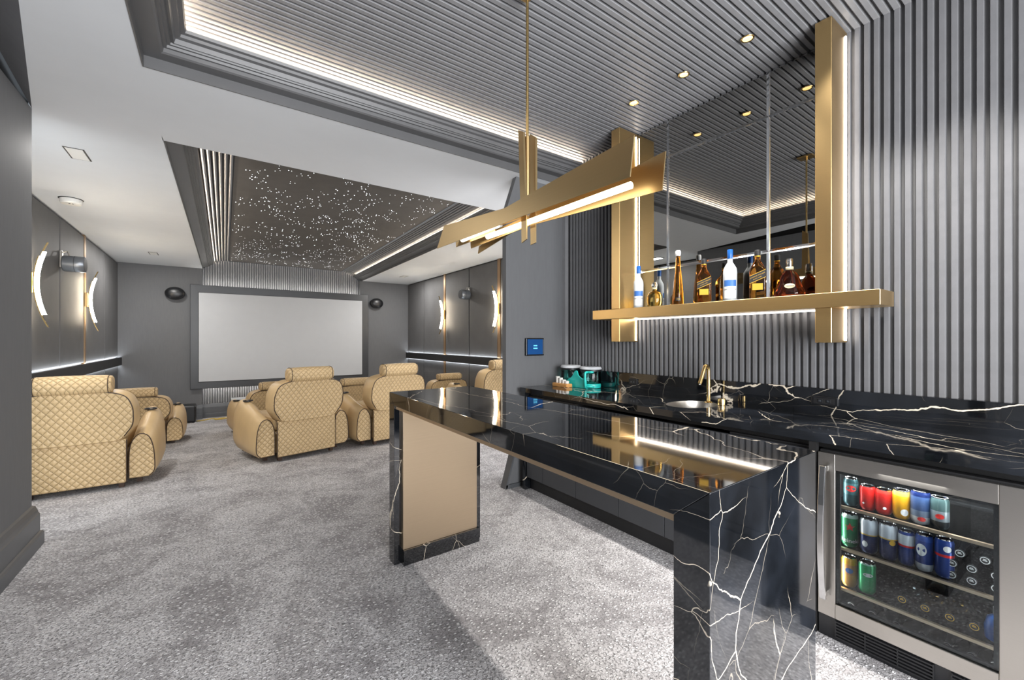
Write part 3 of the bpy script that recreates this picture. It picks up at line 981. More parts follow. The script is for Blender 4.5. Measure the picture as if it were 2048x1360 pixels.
for cpt in cor:
    kk = min(range(N), key=lambda i: (outer[i][0] - cpt[0]) ** 2 + (outer[i][1] - cpt[1]) ** 2)
    outer[kk] = cpt
m.loft([[(x, y, CZ) for x, y in outer], [(x, y, CZ) for x, y in inner], [(x, y, CZ - 0.04) for x, y in inner], [(x, y, CZ - 0.04) for x, y in outer], ], False, loop=True)
tag(m.build('worktop', 'marble'), 'black veined marble worktop along the slatted wall with a round sink cut-out', 'worktop')
m = MB()
t = thing('backsplash', 'low black marble upstand with pale veins behind the worktop', 'backsplash')
cuts = [-1.2, 1.107, 2.083, 3.10]
for a, b in zip(cuts[:-1], cuts[1:]):
    MB().box(2.868, 2.9045, a + .0006, b - .0006, CZ, 1.07).build('slab', 'marble', t)
# sink
t = thing('sink', 'round brushed steel sink set into the worktop in front of the brass tap', 'sink', (SKX, SKY, CZ))
rings = [(1.0, -0.002), (0.985, -0.012), (0.97, -0.06), (0.93, -0.12), (0.8, -0.15), (0.3, -0.158), (0.05, -0.16)]
m = MB()
m.loft([[(math.cos(2 * PI * k / 48) * SRX * r, math.sin(2 * PI * k / 48) * SRY * r, z) for k in range(48)] for r, z in rings], False)
m.build('bowl', 'steel', t, smooth=True)
MB().lathe([(0.03, -0.157), (0.03, -0.152), (0.02, -0.152)], (0, 0, 0), 20).build('drain', 'steel', t)
# tap
t = thing('tap', 'slim brass tap with a sharply bent spout over the sink', 'tap', (2.775, 1.592, CZ))
path = catmull([(0, 0, 0.0), (0, 0, 0.10), (0, 0, 0.20), (-0.003, 0, 0.232), (-0.016, 0.001, 0.252), (-0.034, 0.002, 0.250), (-0.047, 0.003, 0.232), (-0.075, 0.005, 0.175), (-0.098, 0.006, 0.135)], 5)
MB().tube(path, 0.0125, 14).build('spout', 'brassbright', t, smooth=True, auto=50)
MB().lathe([(0.028, 0.0), (0.028, 0.006), (0.014, 0.012)], (0, 0, 0), 20).build('base', 'brassbright', t, smooth=True, auto=40)
MB().lathe([(0.009, 0), (0.009, 0.002)], (-0.1, 0.006, 0.131), 12).build('aerator', 'chrome', t)
MB().lathe([(0.018, 0.0), (0.024, 0.002), (0.024, 0.040), (0.022, 0.044), (0.004, 0.0445)], (-0.04, -0.114, 0), 24).build('control_knob', 'brassbright', t, smooth=True, auto=40)
# sockets
def socket(y, w, label):
    t = thing('wall_socket', label, 'socket', (2.868, y, 1.0), 0, 'black sockets on the upstand')
    MB().box(-0.012, 0, -w, w, -0.026, 0.026).build('plate', 'plasticb', t, bevel=0.004)
    MB().box(-0.0135, -0.011, -w + .014, w - .014, -0.016, 0.016).build('recess', 'softblack', t)
    for s_ in (-0.3, 0.3):
        MB().box(-0.0155, -0.013, w * s_ - 0.012, w * s_ + 0.012, -0.010, 0.010).build('outlet', 'plasticb', t, bevel=0.002)
        MB().box(-0.0165, -0.0152, w * s_ - 0.005, w * s_ - 0.002, -0.005, 0.005).box(-0.0165, -0.0152, w * s_ + 0.002, w * s_ + 0.005, -0.005, 0.005).build('slot', 'greyplastic', t)
socket(2.30, 0.042, 'black socket on the upstand beside the teal dispensers')
socket(0.945, 0.066, 'wide black socket on the upstand right of the tap')

# base units under the worktop
cuts = [0.815, 1.21, 1.61, 1.979, 2.404, 2.81, 3.035]
names = ['base cabinet nearest the drinks fridge', 'graphite base cabinet second from the drinks fridge', 'graphite base cabinet third from the drinks fridge', 'graphite base cabinet third from the pier', 'graphite base cabinet second from the pier', 'narrow graphite base cabinet next to the pier']
names[0] = 'graphite ' + names[0]
for (a, b), lab in zip(zip(cuts[:-1], cuts[1:]), names):
    t = thing('base_cabinet', lab, 'cabinet', (2.30, a, 0.0), 0, 'graphite base cabinets under the worktop')
    MB().box(0.022, 0.56, 0.001, b - a - 0.001, 0.11, 0.750 if 1.2 < a < 1.99 else 0.845).build('carcass', 'softblack', t)
    MB().box(0.0, 0.02, 0.002, b - a - 0.002, 0.115, 0.835).build('door', 'cab', t, bevel=0.0015, seg=1)
    MB().box(0.05, 0.06, 0.0, b - a, 0.0, 0.11).build('toe_kick', 'softblack', t)
tag(MB().box(2.285, 2.87, 3.04, 3.075, 0, 0.879).build('end_panel', 'marble', bevel=0.002), 'thin black marble end panel under the far end of the worktop', 'panel')
MB_ = MB().prism([(2.30, 0.0), (2.30, 0.12), (2.20, 0.0)], 'y', 3.045, 3.06)
tag(MB().box(2.275, 2.30, 0.782, 0.813, 0.0, 0.878).build('filler_panel', 'black'), 'narrow black filler strip left of the drinks fridge', 'panel')
tag(MB().box(2.34, 2.36, -1.2, 3.03, 0.846, 0.8795).build('counter_recess', 'black'), 'black recessed strip just under the worktop edge', 'trim')

# dark panelled wall below the worktop, past the fridge and behind the camera's right
m = MB().box(2.29, 2.90, -0.03, 0.0, 0.0, 0.879).box(2.72, 2.90, -1.2, -0.03, 0.0, 0.879).box(2.0, 2.90, -1.26, -1.2, 0.0, 0.879)
panelling = struct(m.build('wall_right_low', 'softblack'))
m = MB()
for z, d in ((0.0, 0.03), (0.16, 0.014), (0.42, 0.012), (0.56, 0.012)):
    h = 0.14 if z == 0 else 0.03
    m.box(2.72 - d, 2.72, -1.2, -0.03, z, z + h).box(2.0, 2.72, -1.2, -1.2 + d, z, z + h)
struct(m.build('trim_16', 'softblack'))

# ------------------------------------------------------------------ drinks fridge
FX, FY0, FY1, FZ0, FZ1 = 2.270, 0.150, 0.776, 0.100, 0.837
fr = thing('drinks_fridge', 'stainless steel glass-door drinks fridge under the worktop', 'fridge', (FX, FY0, 0))
W = FY1 - FY0
g0, g1, gz0, gz1 = 0.077, 0.560, 0.166, 0.765
m = MB()
m.box(0.03, 0.60, 0.0, 0.03, 0.10, 0.845).box(0.03, 0.60, W - 0.03, W, 0.10, 0.845).box(0.58, 0.60, 0.03, W - 0.03, 0.10, 0.845).box(0.03, 0.60, 0.03, W - 0.03, 0.10, 0.125).box(0.03, 0.60, 0.03, W - 0.03, 0.80, 0.845)
m.build('body', 'softblack', fr)
d = MB()
d.box(0, 0.028, 0, g0, FZ0, FZ1).box(0, 0.028, g1, W, FZ0, FZ1).box(0, 0.028, g0, g1, gz1, FZ1).box(0, 0.028, g0, g1, FZ0, gz0)
door = d.build('door', 'steel', fr, bevel=0.002, seg=1)
MB().box(0.010, 0.0125, g0 - 0.004, g1 + 0.004, gz0 - 0.004, gz1 + 0.004).build('glass', 'glass', door)
m = MB()
m.box(0.014, 0.030, g0 - .002, g0 + .014, gz0, gz1).box(0.014, 0.030, g1 - .014, g1 + .002, gz0, gz1).box(0.014, 0.03, g0, g1, gz0 - .002, gz0 + .014).box(0.014, 0.03, g0, g1, gz1 - .014, gz1 + .002)
m.build('gasket', 'plasticb', door)
hp = []
for i in range(15):
    z = 0.185 + (0.785 - 0.185) * i / 14
    k = (i / 14 - 0.5) * 2
    hp.append((-0.030 - 0.026 * (1 - k * k), W - 0.030, z))
h = MB()
h.loft([[(x - .007, y - .013, z), (x + .007, y - .013, z), (x + .007, y + .013, z), (x - .007, y + .013, z)] for x, y, z in hp])
h.box(-0.03, 0.0, W - .040, W - .020, 0.19, 0.215).box(-0.03, 0.0, W - .040, W - .020, 0.755, 0.78)
h.build('handle', 'chrome', door, bevel=0.003)
SH = (0.600, 0.413, 0.232)
for z in SH:
    s_ = MB().box(0.036, 0.05, 0.034, W - 0.034, z - 0.008, z + 0.004).build('shelf', 'champ', fr)
    MB().box(0.05, 0.56, 0.034, W - 0.034, z - 0.006, z - 0.002).build('shelf_glass', 'glass', s_)
g = MB().box(0.012, 0.04, 0, W, 0.0, 0.098).build('toe_panel', 'plasticb', fr)
for s0, s1 in ((0.095, 0.195), (0.245, 0.56)):
    for k in range(6):
        z = 0.016 + k * 0.0135
        MB().box(0.003, 0.012, s0, s1, z, z + 0.006).build('grille_slat', 'softblack', g)
    for k in range(4):
        yy = s0 + (s1 - s0) * (k / 3)
        MB().box(0.004, 0.012, yy - .002, yy + .002, 0.012, 0.092).build('grille_bar', 'softblack', g)
lamp('fridge_fill', 'AREA', (2.40, 0.46, 0.79), 3.2, (1, 0.98, 0.95), (0, 0, 0), 0.4, 0.2)  # fill light added under the fridge roof to brighten the contents
for yy, rx in ((0.735, -90), (0.190, 90)):
    lamp('fridge_side_fill', 'AREA', (2.326, yy, 0.46), 1.1, (1, 0.98, 0.95), (math.radians(rx), 0, 0), 0.03, 0.62)  # upright fill lights added at both sides of the interior
lamp('fridge_fill', 'AREA', (2.315, 0.46, 0.79), 2.6, (1, 0.98, 0.95), (0, math.radians(-25), 0), 0.02, 0.4)  # second added fill, near the door

# cans
CAM_DIR = math.atan2(-0.46, -2.38)      # outward direction that faces the room
def can(y, z, h, r, label, mat, texts=(), x=2.36, extra=None):
    t = thing('drink_can', label, 'can', (x, y, z), 0, 'drink cans in the fridge')
    b = MB().lathe([(r * .78, 0.0), (r * .86, 0.004), (r, 0.014), (r, h - 0.016), (r * .86, h - 0.004)], (0, 0, 0), 28).build('can_body', mat, t, smooth=True, auto=35)
    MB().lathe([(r * .86, h - .004), (r * .88, h), (r * .80, h), (r * .76, h - .004), (0.002, h - .004)], (0, 0, 0), 24).build('lid', 'chrome', t, smooth=True, auto=35)
    base = math.atan2(-(y), -x)
    for body, size, zc, mt, da in texts:
        vs, fs = bend_text(body, size, r + 0.0006, zc, base + da)
        MB().add(vs, fs).build('lettering', mt, b)
    if extra:
        extra(t, b, r, h, base)
    return t
def star_mark(t, b, r, h, base):
    vs = []
    for k in range(10):
        a = PI / 2 + k * PI / 5; q = 0.020 if k % 2 == 0 else 0.0085
        x, z = q * math.cos(a), q * math.sin(a)
        vs.append(((r + .0008) * math.cos(base + x / r), (r + .0008) * math.sin(base + x / r), h * .62 + z))
    c = ((r + .0012) * math.cos(base), (r + .0012) * math.sin(base), h * .62)
    MB().add(vs + [c], [(k, (k + 1) % 10, 10) for k in range(10)]).build('star', 'labelred', b)
def disc_mark(mt, size, zc, da, sx=1.0):
    def f(t, b, r, h, base):
        vs = []
        for k in range(20):
            a = 2 * PI * k / 20
            x, z = size * sx * math.cos(a), size * math.sin(a)
            vs.append(((r + .0008) * math.cos(base + da + x / r), (r + .0008) * math.sin(base + da + x / r), zc + z))
        vs.append(((r + .0010) * math.cos(base + da), (r + .0010) * math.sin(base + da), zc))
        MB().add(vs, [(k, (k + 1) % 20, 20) for k in range(20)]).build('emblem', mt, b)
    return f
bl = srgb(22, 52, 120); sv = srgb(196, 200, 206); rd = srgb(206, 34, 28); gn = srgb(24, 110, 66); nv = srgb(16, 34, 84)
s1, s2, s3 = [z + 0.004 for z in SH]
can(0.678, s1, 0.122, 0.027, 'dark teal can with a red emblem at the left of the top fridge shelf', paint_bands('can_teal', [(0, srgb(28, 66, 72)), (.05, srgb(60, 100, 104)), (.10, srgb(30, 62, 66))]), [], extra=disc_mark('labelred', 0.014, 0.078, 0.0, 1.4))
can(0.618, s1, 0.105, 0.029, 'plain red can left of the other red can', paint_bands('can_red', [(0, rd), (.09, srgb(190, 40, 36))]), [], extra=disc_mark('inkw', 0.004, 0.03, -0.5))
can(0.563, s1, 0.105, 0.029, 'red can with small white marks beside the yellow can', paint_bands('can_red2', [(0, rd), (.088, srgb(214, 60, 50))]), [], extra=disc_mark('inkw', 0.006, 0.028, 0.1))
can(0.506, s1, 0.118, 0.029, 'orange-yellow can on the top fridge shelf', paint_bands('can_yel', [(0, srgb(242, 176, 24)), (.095, srgb(232, 200, 90))]), [], extra=disc_mark('labelw', 0.014, 0.03, 0.35, 0.9))
can(0.447, s1, 0.132, 0.031, 'navy can with a silver foot and a red patch on the top fridge shelf', paint_bands('can_navy', [(0, sv), (.03, srgb(120, 136, 160)), (.055, srgb(60, 84, 128)), (.11, nv)]), [], extra=disc_mark('labelred', 0.009, 0.022, 0.1, 1.4))
can(0.391, s1, 0.122, 0.028, 'slim glassy can with green and red print beside the navy can', paint_bands('can_mixed', [(0, srgb(40, 44, 48)), (.03, srgb(140, 150, 156)), (.07, srgb(70, 92, 92))]), [], extra=disc_mark('labelred', 0.010, 0.05, 0.0, 1.3))
can(0.682, s2, 0.148, 0.030, 'green beer can with a red star at the left of the middle fridge shelf', paint_bands('can_green', [(0, gn), (.13, srgb(150, 170, 160))]), [('heineken', 0.026, 0.030, 'inkw', 0.35)], extra=star_mark)
can(0.614, s2, 0.148, 0.031, 'silver and blue can with a white panel next to the green beer can', paint_bands('can_sb1', [(0, nv), (.078, srgb(210, 170, 70)), (.083, sv)]), [], extra=disc_mark('labelw', 0.013, 0.04, -0.45, 0.8))
can(0.548, s2, 0.148, 0.031, 'silver and blue can with a gold medal on the middle fridge shelf', paint_bands('can_sb2', [(0, nv), (.085, srgb(210, 170, 70)), (.090, sv)]), [], extra=disc_mark('labelg', 0.011, 0.075, 0.45))
can(0.490, s2, 0.140, 0.0265, 'slim blue and silver can with a red band left of its twin', paint_bands('can_rb1', [(0, bl), (.075, rd), (.083, sv), (.125, bl)]), [])
can(0.436, s2, 0.145, 0.0275, 'slim blue can with a large white shield', paint_bands('can_rb2', [(0, sv), (.03, bl), (.12, srgb(40, 70, 140))]), [], extra=disc_mark('labelw', 0.024, 0.085, -0.35, 0.7))
can(0.378, s2, 0.150, 0.0285, 'slim bright blue can with a red stripe beside the dark bottle ends', paint_bands('can_rb3', [(0, bl), (.082, rd), (.092, bl)]), [], extra=disc_mark('labelw', 0.012, 0.115, 0.3))
can(0.684, s3, 0.132, 0.028, 'orange can with a blue emblem on the lower fridge shelf', paint_bands('can_or', [(0, srgb(226, 168, 84)), (.055, srgb(214, 150, 90)), (.10, srgb(236, 176, 60))]), [], extra=disc_mark('labelblue', 0.012, 0.075, 0.0, 1.2))
can(0.620, s3, 0.135, 0.0305, 'bright green soda can with a white mark on the lower fridge shelf', paint_bands('can_gr', [(0, srgb(18, 150, 92)), (.125, srgb(150, 190, 170))]), [], extra=disc_mark('inkw', 0.008, 0.085, 0.1, 2.2))

# bottles lying with their caps toward the door
def lying(y, z, r, label, glassm, x=2.345, L=0.22, capm='labelw'):
    t = thing('lying_bottle', label, 'bottle', (x, y, z), 0, 'bottles lying in the fridge')
    b = MB().lathe([(0.012, 0.0), (0.013, 0.02), (0.0135, 0.06), (0.016, 0.075), (r * .8, 0.10), (r, 0.12), (r, L), (r * .8, L + .006)], (0, 0, 0), 18, axis='x').build('glass_body', glassm, t, smooth=True, auto=50)
    MB().lathe([(0.0125, 0.002), (0.0145, 0.0), (0.0145, -0.004), (0.012, -0.006)], (0, 0, 0), 18, axis='x').build('cap', 'softblack', t, smooth=True, auto=40)
    m = MB()
    for k in range(20):
        a0, a1 = 2 * PI * k / 20, 2 * PI * (k + 1) / 20
        q = [(-0.0068, 0.013 * math.cos(a), 0.013 * math.sin(a)) for a in (a0, a1)] + [(-0.0068, 0.0105 * math.cos(a), 0.0105 * math.sin(a)) for a in (a1, a0)]
        m.add(q, [(0, 1, 2, 3)])
    m.box(-0.0070, -0.0064, -0.006, 0.006, -0.002, 0.0005).box(-0.0070, -0.0064, -0.004, 0.005, 0.002, 0.005)
    m.build('cap_ring', capm, t)
M['darkglass'] = plain('dark_bottle_glass', srgb(20, 20, 22), 0.12)
M['clearb'] = clear_glass('clear_bottle_glass', (0.80, 0.80, 0.78, 1), 1.5)
M['amberb'] = clear_glass('amber_bottle_glass', (0.80, 0.62, 0.36, 1), 1.5)
pos = [(0.333, 0.113, 'left dark bottle end in the top row right of the slim blue cans'), (0.268, 0.113, 'right dark bottle end in the top row right of the slim blue cans'),
       (0.354, 0.067, 'left dark bottle end in the centre row of the bottle stack'), (0.302, 0.067, 'middle dark bottle end in the centre row of the bottle stack'), (0.240, 0.067, 'right dark bottle end in the centre row, beside the fridge frame'),
       (0.356, 0.021, 'left dark bottle end in the bottom row on the middle shelf'), (0.302, 0.021, 'middle dark bottle end in the bottom row on the middle shelf'), (0.240, 0.021, 'right dark bottle end in the bottom row on the middle shelf')]
for y, z, lab in pos:
    lying(y, s2 + z, 0.0205, lab, 'darkglass')
for i, y in enumerate((0.672, 0.597, 0.516, 0.437, 0.366, 0.302, 0.243)):
    lying(y, 0.125 + 0.030, 0.029, ('first', 'second', 'third', 'fourth', 'fifth', 'sixth', 'seventh')[i] + ' dark bottle end from the handle side on the fridge floor', 'darkglass')
for i, (y, gm) in enumerate(((0.50, 'clearb'), (0.43, 'amberb'), (0.36, 'amberb'), (0.295, 'clearb'))):
    lying(y, s3 + 0.033, 0.032, ('clear glass bottle lying leftmost on the lowest shelf', 'amber bottle lying beside the leftmost clear bottle, lowest shelf', 'second amber bottle lying on the lowest fridge shelf', 'clear glass bottle lying next to the blue bottle')[i], gm, capm='labelg')
t = thing('blue_bottle', 'round blue bottle at the right of the lowest fridge shelf', 'bottle', (2.36, 0.236, s3))
MB().lathe([(0.02, 0), (0.036, 0.01), (0.038, 0.05), (0.03, 0.085), (0.014, 0.10)], (0, 0, 0), 20).build('bottle_body', 'bluecap', t, smooth=True, auto=50)
MB().lathe([(0.015, 0.10), (0.015, 0.125), (0.012, 0.127)], (0, 0, 0), 16).build('cap', 'labelw', t, smooth=True, auto=40)

# ------------------------------------------------------------------ teal dispensers on the worktop
def tub(x, y, label):
    t = thing('teal_dispenser', label, 'dispenser', (x, y, CZ), 0, 'teal dispensers on the worktop')
    MB().lathe([(0.080, 0.0), (0.088, 0.004), (0.090, 0.03), (0.086, 0.04)], (0, 0, 0), 28, 1.0, 1.05).build('base', 'teal', t, smooth=True, auto=40)
    MB().lathe([(0.084, 0.035), (0.090, 0.05), (0.090, 0.16), (0.086, 0.165)], (0, 0, 0), 28, 1.0, 1.05).build('tank', 'tealglass', t, smooth=True, auto=40)
    MB().lathe([(0.085, 0.165), (0.096, 0.168), (0.096, 0.176), (0.088, 0.190), (0.010, 0.194)], (0, 0, 0), 28, 1.0, 1.05).build('lid', 'screen', t, smooth=True, auto=40)
    MB().lathe([(0.088, 0.150), (0.094, 0.152), (0.094, 0.163), (0.088, 0.165)], (0, 0, 0), 28, 1.0, 1.05).build('seal', 'plasticb', t, smooth=True, auto=40)
    return t
tub(2.775, 2.965, 'teal see-through dispenser with a silver lid next to the grey pier')
T2 = tub(2.775, 2.705, 'teal see-through dispenser with a silver lid and front handle next to the socket')
t = T2
m = MB()
hpth = catmull([(-0.09, -0.05, 0.145), (-0.115, -0.05, 0.14), (-0.12, -0.05, 0.10), (-0.118, -0.05, 0.05), (-0.11, -0.05, 0.012), (-0.085, -0.05, 0.01)], 5)
m.tube(hpth, 0.010, 10).tube([(-0.112, -0.05, 0.02), (-0.09, -0.085, 0.02), (-0.06, -0.1, 0.02)], 0.009, 8).tube([(-0.09, -0.05, 0.145), (-0.06, -0.095, 0.148)], 0.010, 8)
m.build('handle', 'teal', t, smooth=True)
# sweeping front shield
pl = catmull([(-0.098, 0.22, 0.0), (-0.098, 0.20, 0.06), (-0.098, 0.14, 0.095), (-0.10, 0.10, 0.145), (-0.10, 0.07, 0.15), (-0.10, 0.05, 0.11), (-0.10, 0.0, 0.085), (-0.10, -0.04, 0.08), (-0.10, -0.045, 0.0)], 4)
MB().loft([[(x - 0.004, y, z) for x, y, z in pl], [(x + 0.008, y, z) for x, y, z in pl]]).build('front_shield', 'teal', t, bevel=0.003)
t = thing('wood_tray', 'small honey wood tray in front of the teal dispensers', 'tray', (2.62, 2.915, CZ))
MB().box(-0.035, 0.035, -0.10, 0.10, 0.0, 0.032).build('block', 'wood', t, bevel=0.006)
for k, (dy, h_, nm) in enumerate(((0.06, 0.055, 'farthest'), (0.018, 0.045, 'second'), (-0.025, 0.03, 'third'), (-0.065, 0.022, 'nearest'))):
    t = thing('white_cup', nm + ' white cup from the pier on the small wood tray', 'cup', (2.62, 2.915 + dy, CZ + 0.032), 0, 'white cups on the wood tray')
    MB().lathe([(0.014, 0.0), (0.018, 0.002), (0.020, h_), (0.018, h_), (0.015, 0.006), (0.002, 0.005)], (0, 0, 0), 18).build('cup_body', 'whitep', t, smooth=True, auto=40)
    MB().lathe([(0.0185, h_), (0.021, h_ + .002), (0.0185, h_ + .004)], (0, 0, 0), 18).build('rim', 'whitep', t, smooth=True)

# touch panel on the pier
t = thing('touch_panel', 'black wall touch panel with a blue display on the grey pier', 'touch panel', (2.475, 3.157, 1.285))
MB().box(-0.108, 0.108, -0.028, 0.0, -0.083, 0.083).build('bezel', 'plasticb', t, bevel=0.006)
MB().box(-0.094, 0.088, -0.0295, -0.027, -0.070, 0.072).build('display', 'touch', t)
m = MB()
for k in range(5):
    m.box(-0.022 + k * 0.009, -0.016 + k * 0.009, -0.0305, -0.029, 0.006, 0.018)
    m.box(-0.024 + k * 0.010, -0.017 + k * 0.010, -0.0305, -0.029, -0.018, -0.008)
m.build('readout', 'touchink', t)
MB().box(0.090, 0.106, -0.0295, -0.027, -0.070, 0.072).build('side_keys', 'greyplastic', t)

# ------------------------------------------------------------------ bottles on the brass shelf
SHZ = 1.600
def bottle(name, label, x, y, face):
    return thing(name, label, 'bottle', (x, y, SHZ), face, 'liquor bottles on the brass shelf')
FACE = lambda x, y: math.atan2(-y, -x)   # local +x looks at the room
def curved_label(r, z0, z1, half, n=10, slant=0.0):
    vs = []
    for k in range(n + 1):
        a = -half + 2 * half * k / n
        dz = slant * a * r
        vs += [(r * math.cos(a), r * math.sin(a), z0 + dz), (r * math.cos(a), r * math.sin(a), z1 + dz)]
    return vs, [(2 * k, 2 * k + 2, 2 * k + 3, 2 * k + 1) for k in range(n)]
def goose(y, label, h=0.335, r=0.038, band=True):
    x = 2.74
    t = bottle('frosted_bottle', label, x, y, FACE(x, y))
    k = h / 0.335
    b = MB().lathe([(r * .9, 0.0), (r, 0.006), (r, 0.185 * k), (r * .93, 0.212 * k), (r * .62, 0.236 * k), (0.0155, 0.252 * k), (0.0148, 0.285 * k)], (0, 0, 0), 28).build('bottle_body', 'frost', t, smooth=True, auto=45)
    MB().lathe([(0.0155, 0.275 * k), (0.0168, 0.278 * k), (0.0168, h - .004), (0.015, h)], (0, 0, 0), 24).build('cap', 'bluecap', t, smooth=True, auto=40)
    vs, fs = curved_label(r + .0006, 0.02, 0.125 * k, 0.95)
    lb = MB().add(vs, fs).build('label', 'labelw', b)
    vs, fs = curved_label(r + .0010, 0.095 * k, 0.135 * k, 0.95)
    MB().add(vs, fs).build('label_picture', 'labelblue', lb)
    vs, fs = bend_text('GREY GOOSE', 0.0135, r + .0012, 0.075 * k)
    MB().add(vs, fs).build('lettering', 'inkb', lb)
    vs, fs = bend_text('VODKA', 0.009, r + .0012, 0.055 * k)
    MB().add(vs, fs).build('lettering', 'inkb', lb)
    return t
goose(2.15, 'frosted vodka bottle with a blue cap beside the left brass post')
goose(1.425, 'frosted vodka bottle with a blue cap in the middle of the shelf', 0.338, 0.041)
def rounded(w, d, r, n=5):
    pts = []
    for cx_, cy_, a0 in ((w - r, d - r, 0), (-w + r, d - r, PI / 2), (-w + r, -d + r, PI), (w - r, -d + r, 3 * PI / 2)):
        for k in range(n + 1):
            a = a0 + PI / 2 * k / n
            pts.append((cx_ + r * math.cos(a), cy_ + r * math.sin(a)))
    return pts
def walker(y, label):
    x = 2.74
    t = bottle('whisky_bottle', label, x, y, FACE(x, y))
    w = 0.044
    def rg(z, s_, rr): return [(p[0], p[1], z) for p in rounded(w * s_, w * s_, min(rr, w * s_ * .99), 5)]
    prof = [(0.0, .93, .010), (0.004, 1, .010), (0.165, 1, .010), (0.185, .96, .018), (0.205, .80, .03), (0.222, .58, .025), (0.238, .40, .017), (0.252, .34, .0149), (0.272, .33, .0145)]
    b = MB().loft([rg(*p) for p in prof]).build('bottle_body', 'amber', t, smooth=True, auto=45)
    MB().lathe([(0.0152, 0.268), (0.0175, 0.270), (0.0175, 0.300), (0.015, 0.305)], (0, 0, 0), 20).build('cap', 'labelb', t, smooth=True, auto=40)
    MB().lathe([(0.0158, 0.262), (0.0168, 0.264), (0.0168, 0.270), (0.0158, 0.272)], (0, 0, 0), 20).build('collar', 'labelg', t, smooth=True)
    # slanting black label across the front face
    sl = 0.42
    def quad(z0, z1, dx): return [(w + dx, -w + .001, z0 - w * sl), (w + dx, w - .001, z0 + w * sl), (w + dx, w - .001, z1 + w * sl), (w + dx, -w + .001, z1 - w * sl)]
    # local +y is to the camera's left: label climbs toward the camera's right
    def q2(z0, z1, dx):
        return quad(z0, z1, dx)
    MB().add(q2(0.115, 0.158, .0008), [(0, 1, 2, 3)]).build('label', 'labelb', b)
    MB().add(q2(0.158, 0.161, .0009), [(0, 1, 2, 3)]).add(q2(0.112, 0.115, .0009), [(0, 1, 2, 3)]).build('label_border', 'labelg', b)
    for body, size, zc, mt in (('JOHNNIE WALKER', 0.0095, 0.143, 'labelg'), ('BLACK LABEL', 0.0075, 0.128, 'labelg')):
        vs, fs = text_geo(body, size)
        MB().add([(w + .0015, px_, zc + py_ + px_ * sl) for px_, py_ in vs], fs).build('lettering', mt, b)
    MB().add([(w + .0008, -.028, .055), (w + .0008, .028, .055), (w + .0008, .028, .095), (w + .0008, -.028, .095)], [(0, 1, 2, 3)]).build('small_label', 'labelg', b)
    return t
walker(1.604, 'square amber whisky bottle with a slanted black label left of the middle vodka bottle')
walker(1.255, 'square amber whisky bottle with a slanted black label left of the cognac decanter')
# tall slim tequila bottle
x, y = 2.74, 1.802
t = bottle('tall_bottle', 'tall slender amber tequila bottle with a white stopper', x, y, FACE(x, y))
def tri(z, r): return [(r * math.cos(2 * PI * k / 24) * (1 + .05 * math.cos(3 * 2 * PI * k / 24)), r * math.sin(2 * PI * k / 24) * (1 + .05 * math.cos(3 * 2 * PI * k / 24)), z) for k in range(24)]
b = MB().loft([tri(z, r) for z, r in ((0, .038), (.005, .041), (.09, .037), (.18, .029), (.25, .021), (.30, .0165), (.345, .014), (.36, .0145))]).build('bottle_body', 'amber', t, smooth=True, auto=50)
MB().lathe([(.013, .355), (.017, .36), (.0195, .37), (.0195, .388), (.016, .396)], (0, 0, 0), 20).build('stopper', 'labelw', t, smooth=True, auto=45)
vs, fs = curved_label(0.0425, .03, .055, .42); lb = MB().add(vs, fs).build('label', 'labelb', b)
vs, fs = bend_text('1942', .012, .0432, .0425); MB().add(vs, fs).build('lettering', 'labelg', lb)
# short round tequila bottle
x, y = 2.735, 1.997
t = bottle('round_bottle', 'short round golden tequila bottle with a clear stopper', x, y, FACE(x, y))
b = MB().lathe([(.045, 0), (.053, .005), (.057, .05), (.055, .085), (.042, .110), (.022, .122), (.0165, .132), (.0165, .148)], (0, 0, 0), 30, .72, 1.0).build('bottle_body', 'gold_spirit', t, smooth=True, auto=50)
MB().lathe([(.0175, .146), (.020, .15), (.021, .172), (.017, .186), (.004, .189)], (0, 0, 0), 20).build('stopper', 'bottleglass', t, smooth=True, auto=50)
MB().lathe([(.0172, .136), (.0185, .138), (.0185, .147), (.0172, .149)], (0, 0, 0), 20).build('collar', 'cream', t, smooth=True)
# cognac decanter
x, y = 2.735, 1.075
t = bottle('cognac_decanter', 'wide dark cognac decanter with an oval cream label beside the right brass post', x, y, FACE(x, y))
b = MB().lathe([(.066, 0), (.076, .006), (.078, .022), (.068, .045), (.056, .075), (.050, .105), (.046, .12), (.034, .138), (.021, .150), (.0165, .165), (.016, .178)], (0, 0, 0), 32, .52, 1.0).build('bottle_body', 'cognac', t, smooth=True, auto=60)
MB().lathe([(.0165, .172), (.0185, .175), (.019, .212), (.016, .222), (.003, .223)], (0, 0, 0), 20).build('cap', 'chrome', t, smooth=True, auto=45)
MB().lathe([(.0175, .158), (.020, .160), (.020, .174), (.0175, .176)], (0, 0, 0), 20).build('collar', 'cream', t, smooth=True)
vs = [(.0345 + .0, .026 * math.cos(2 * PI * k / 24), .062 + .014 * math.sin(2 * PI * k / 24)) for k in range(24)]
lb = MB().add(vs + [(.0365, 0, .062)], [(k, (k + 1) % 24, 24) for k in range(24)]).build('label', 'cream', b)
vs, fs = text_geo('Hennessy', .011)
MB().add([(.0372, px_, .062 + py_) for px_, py_ in vs], fs).build('lettering', 'inkb', lb)

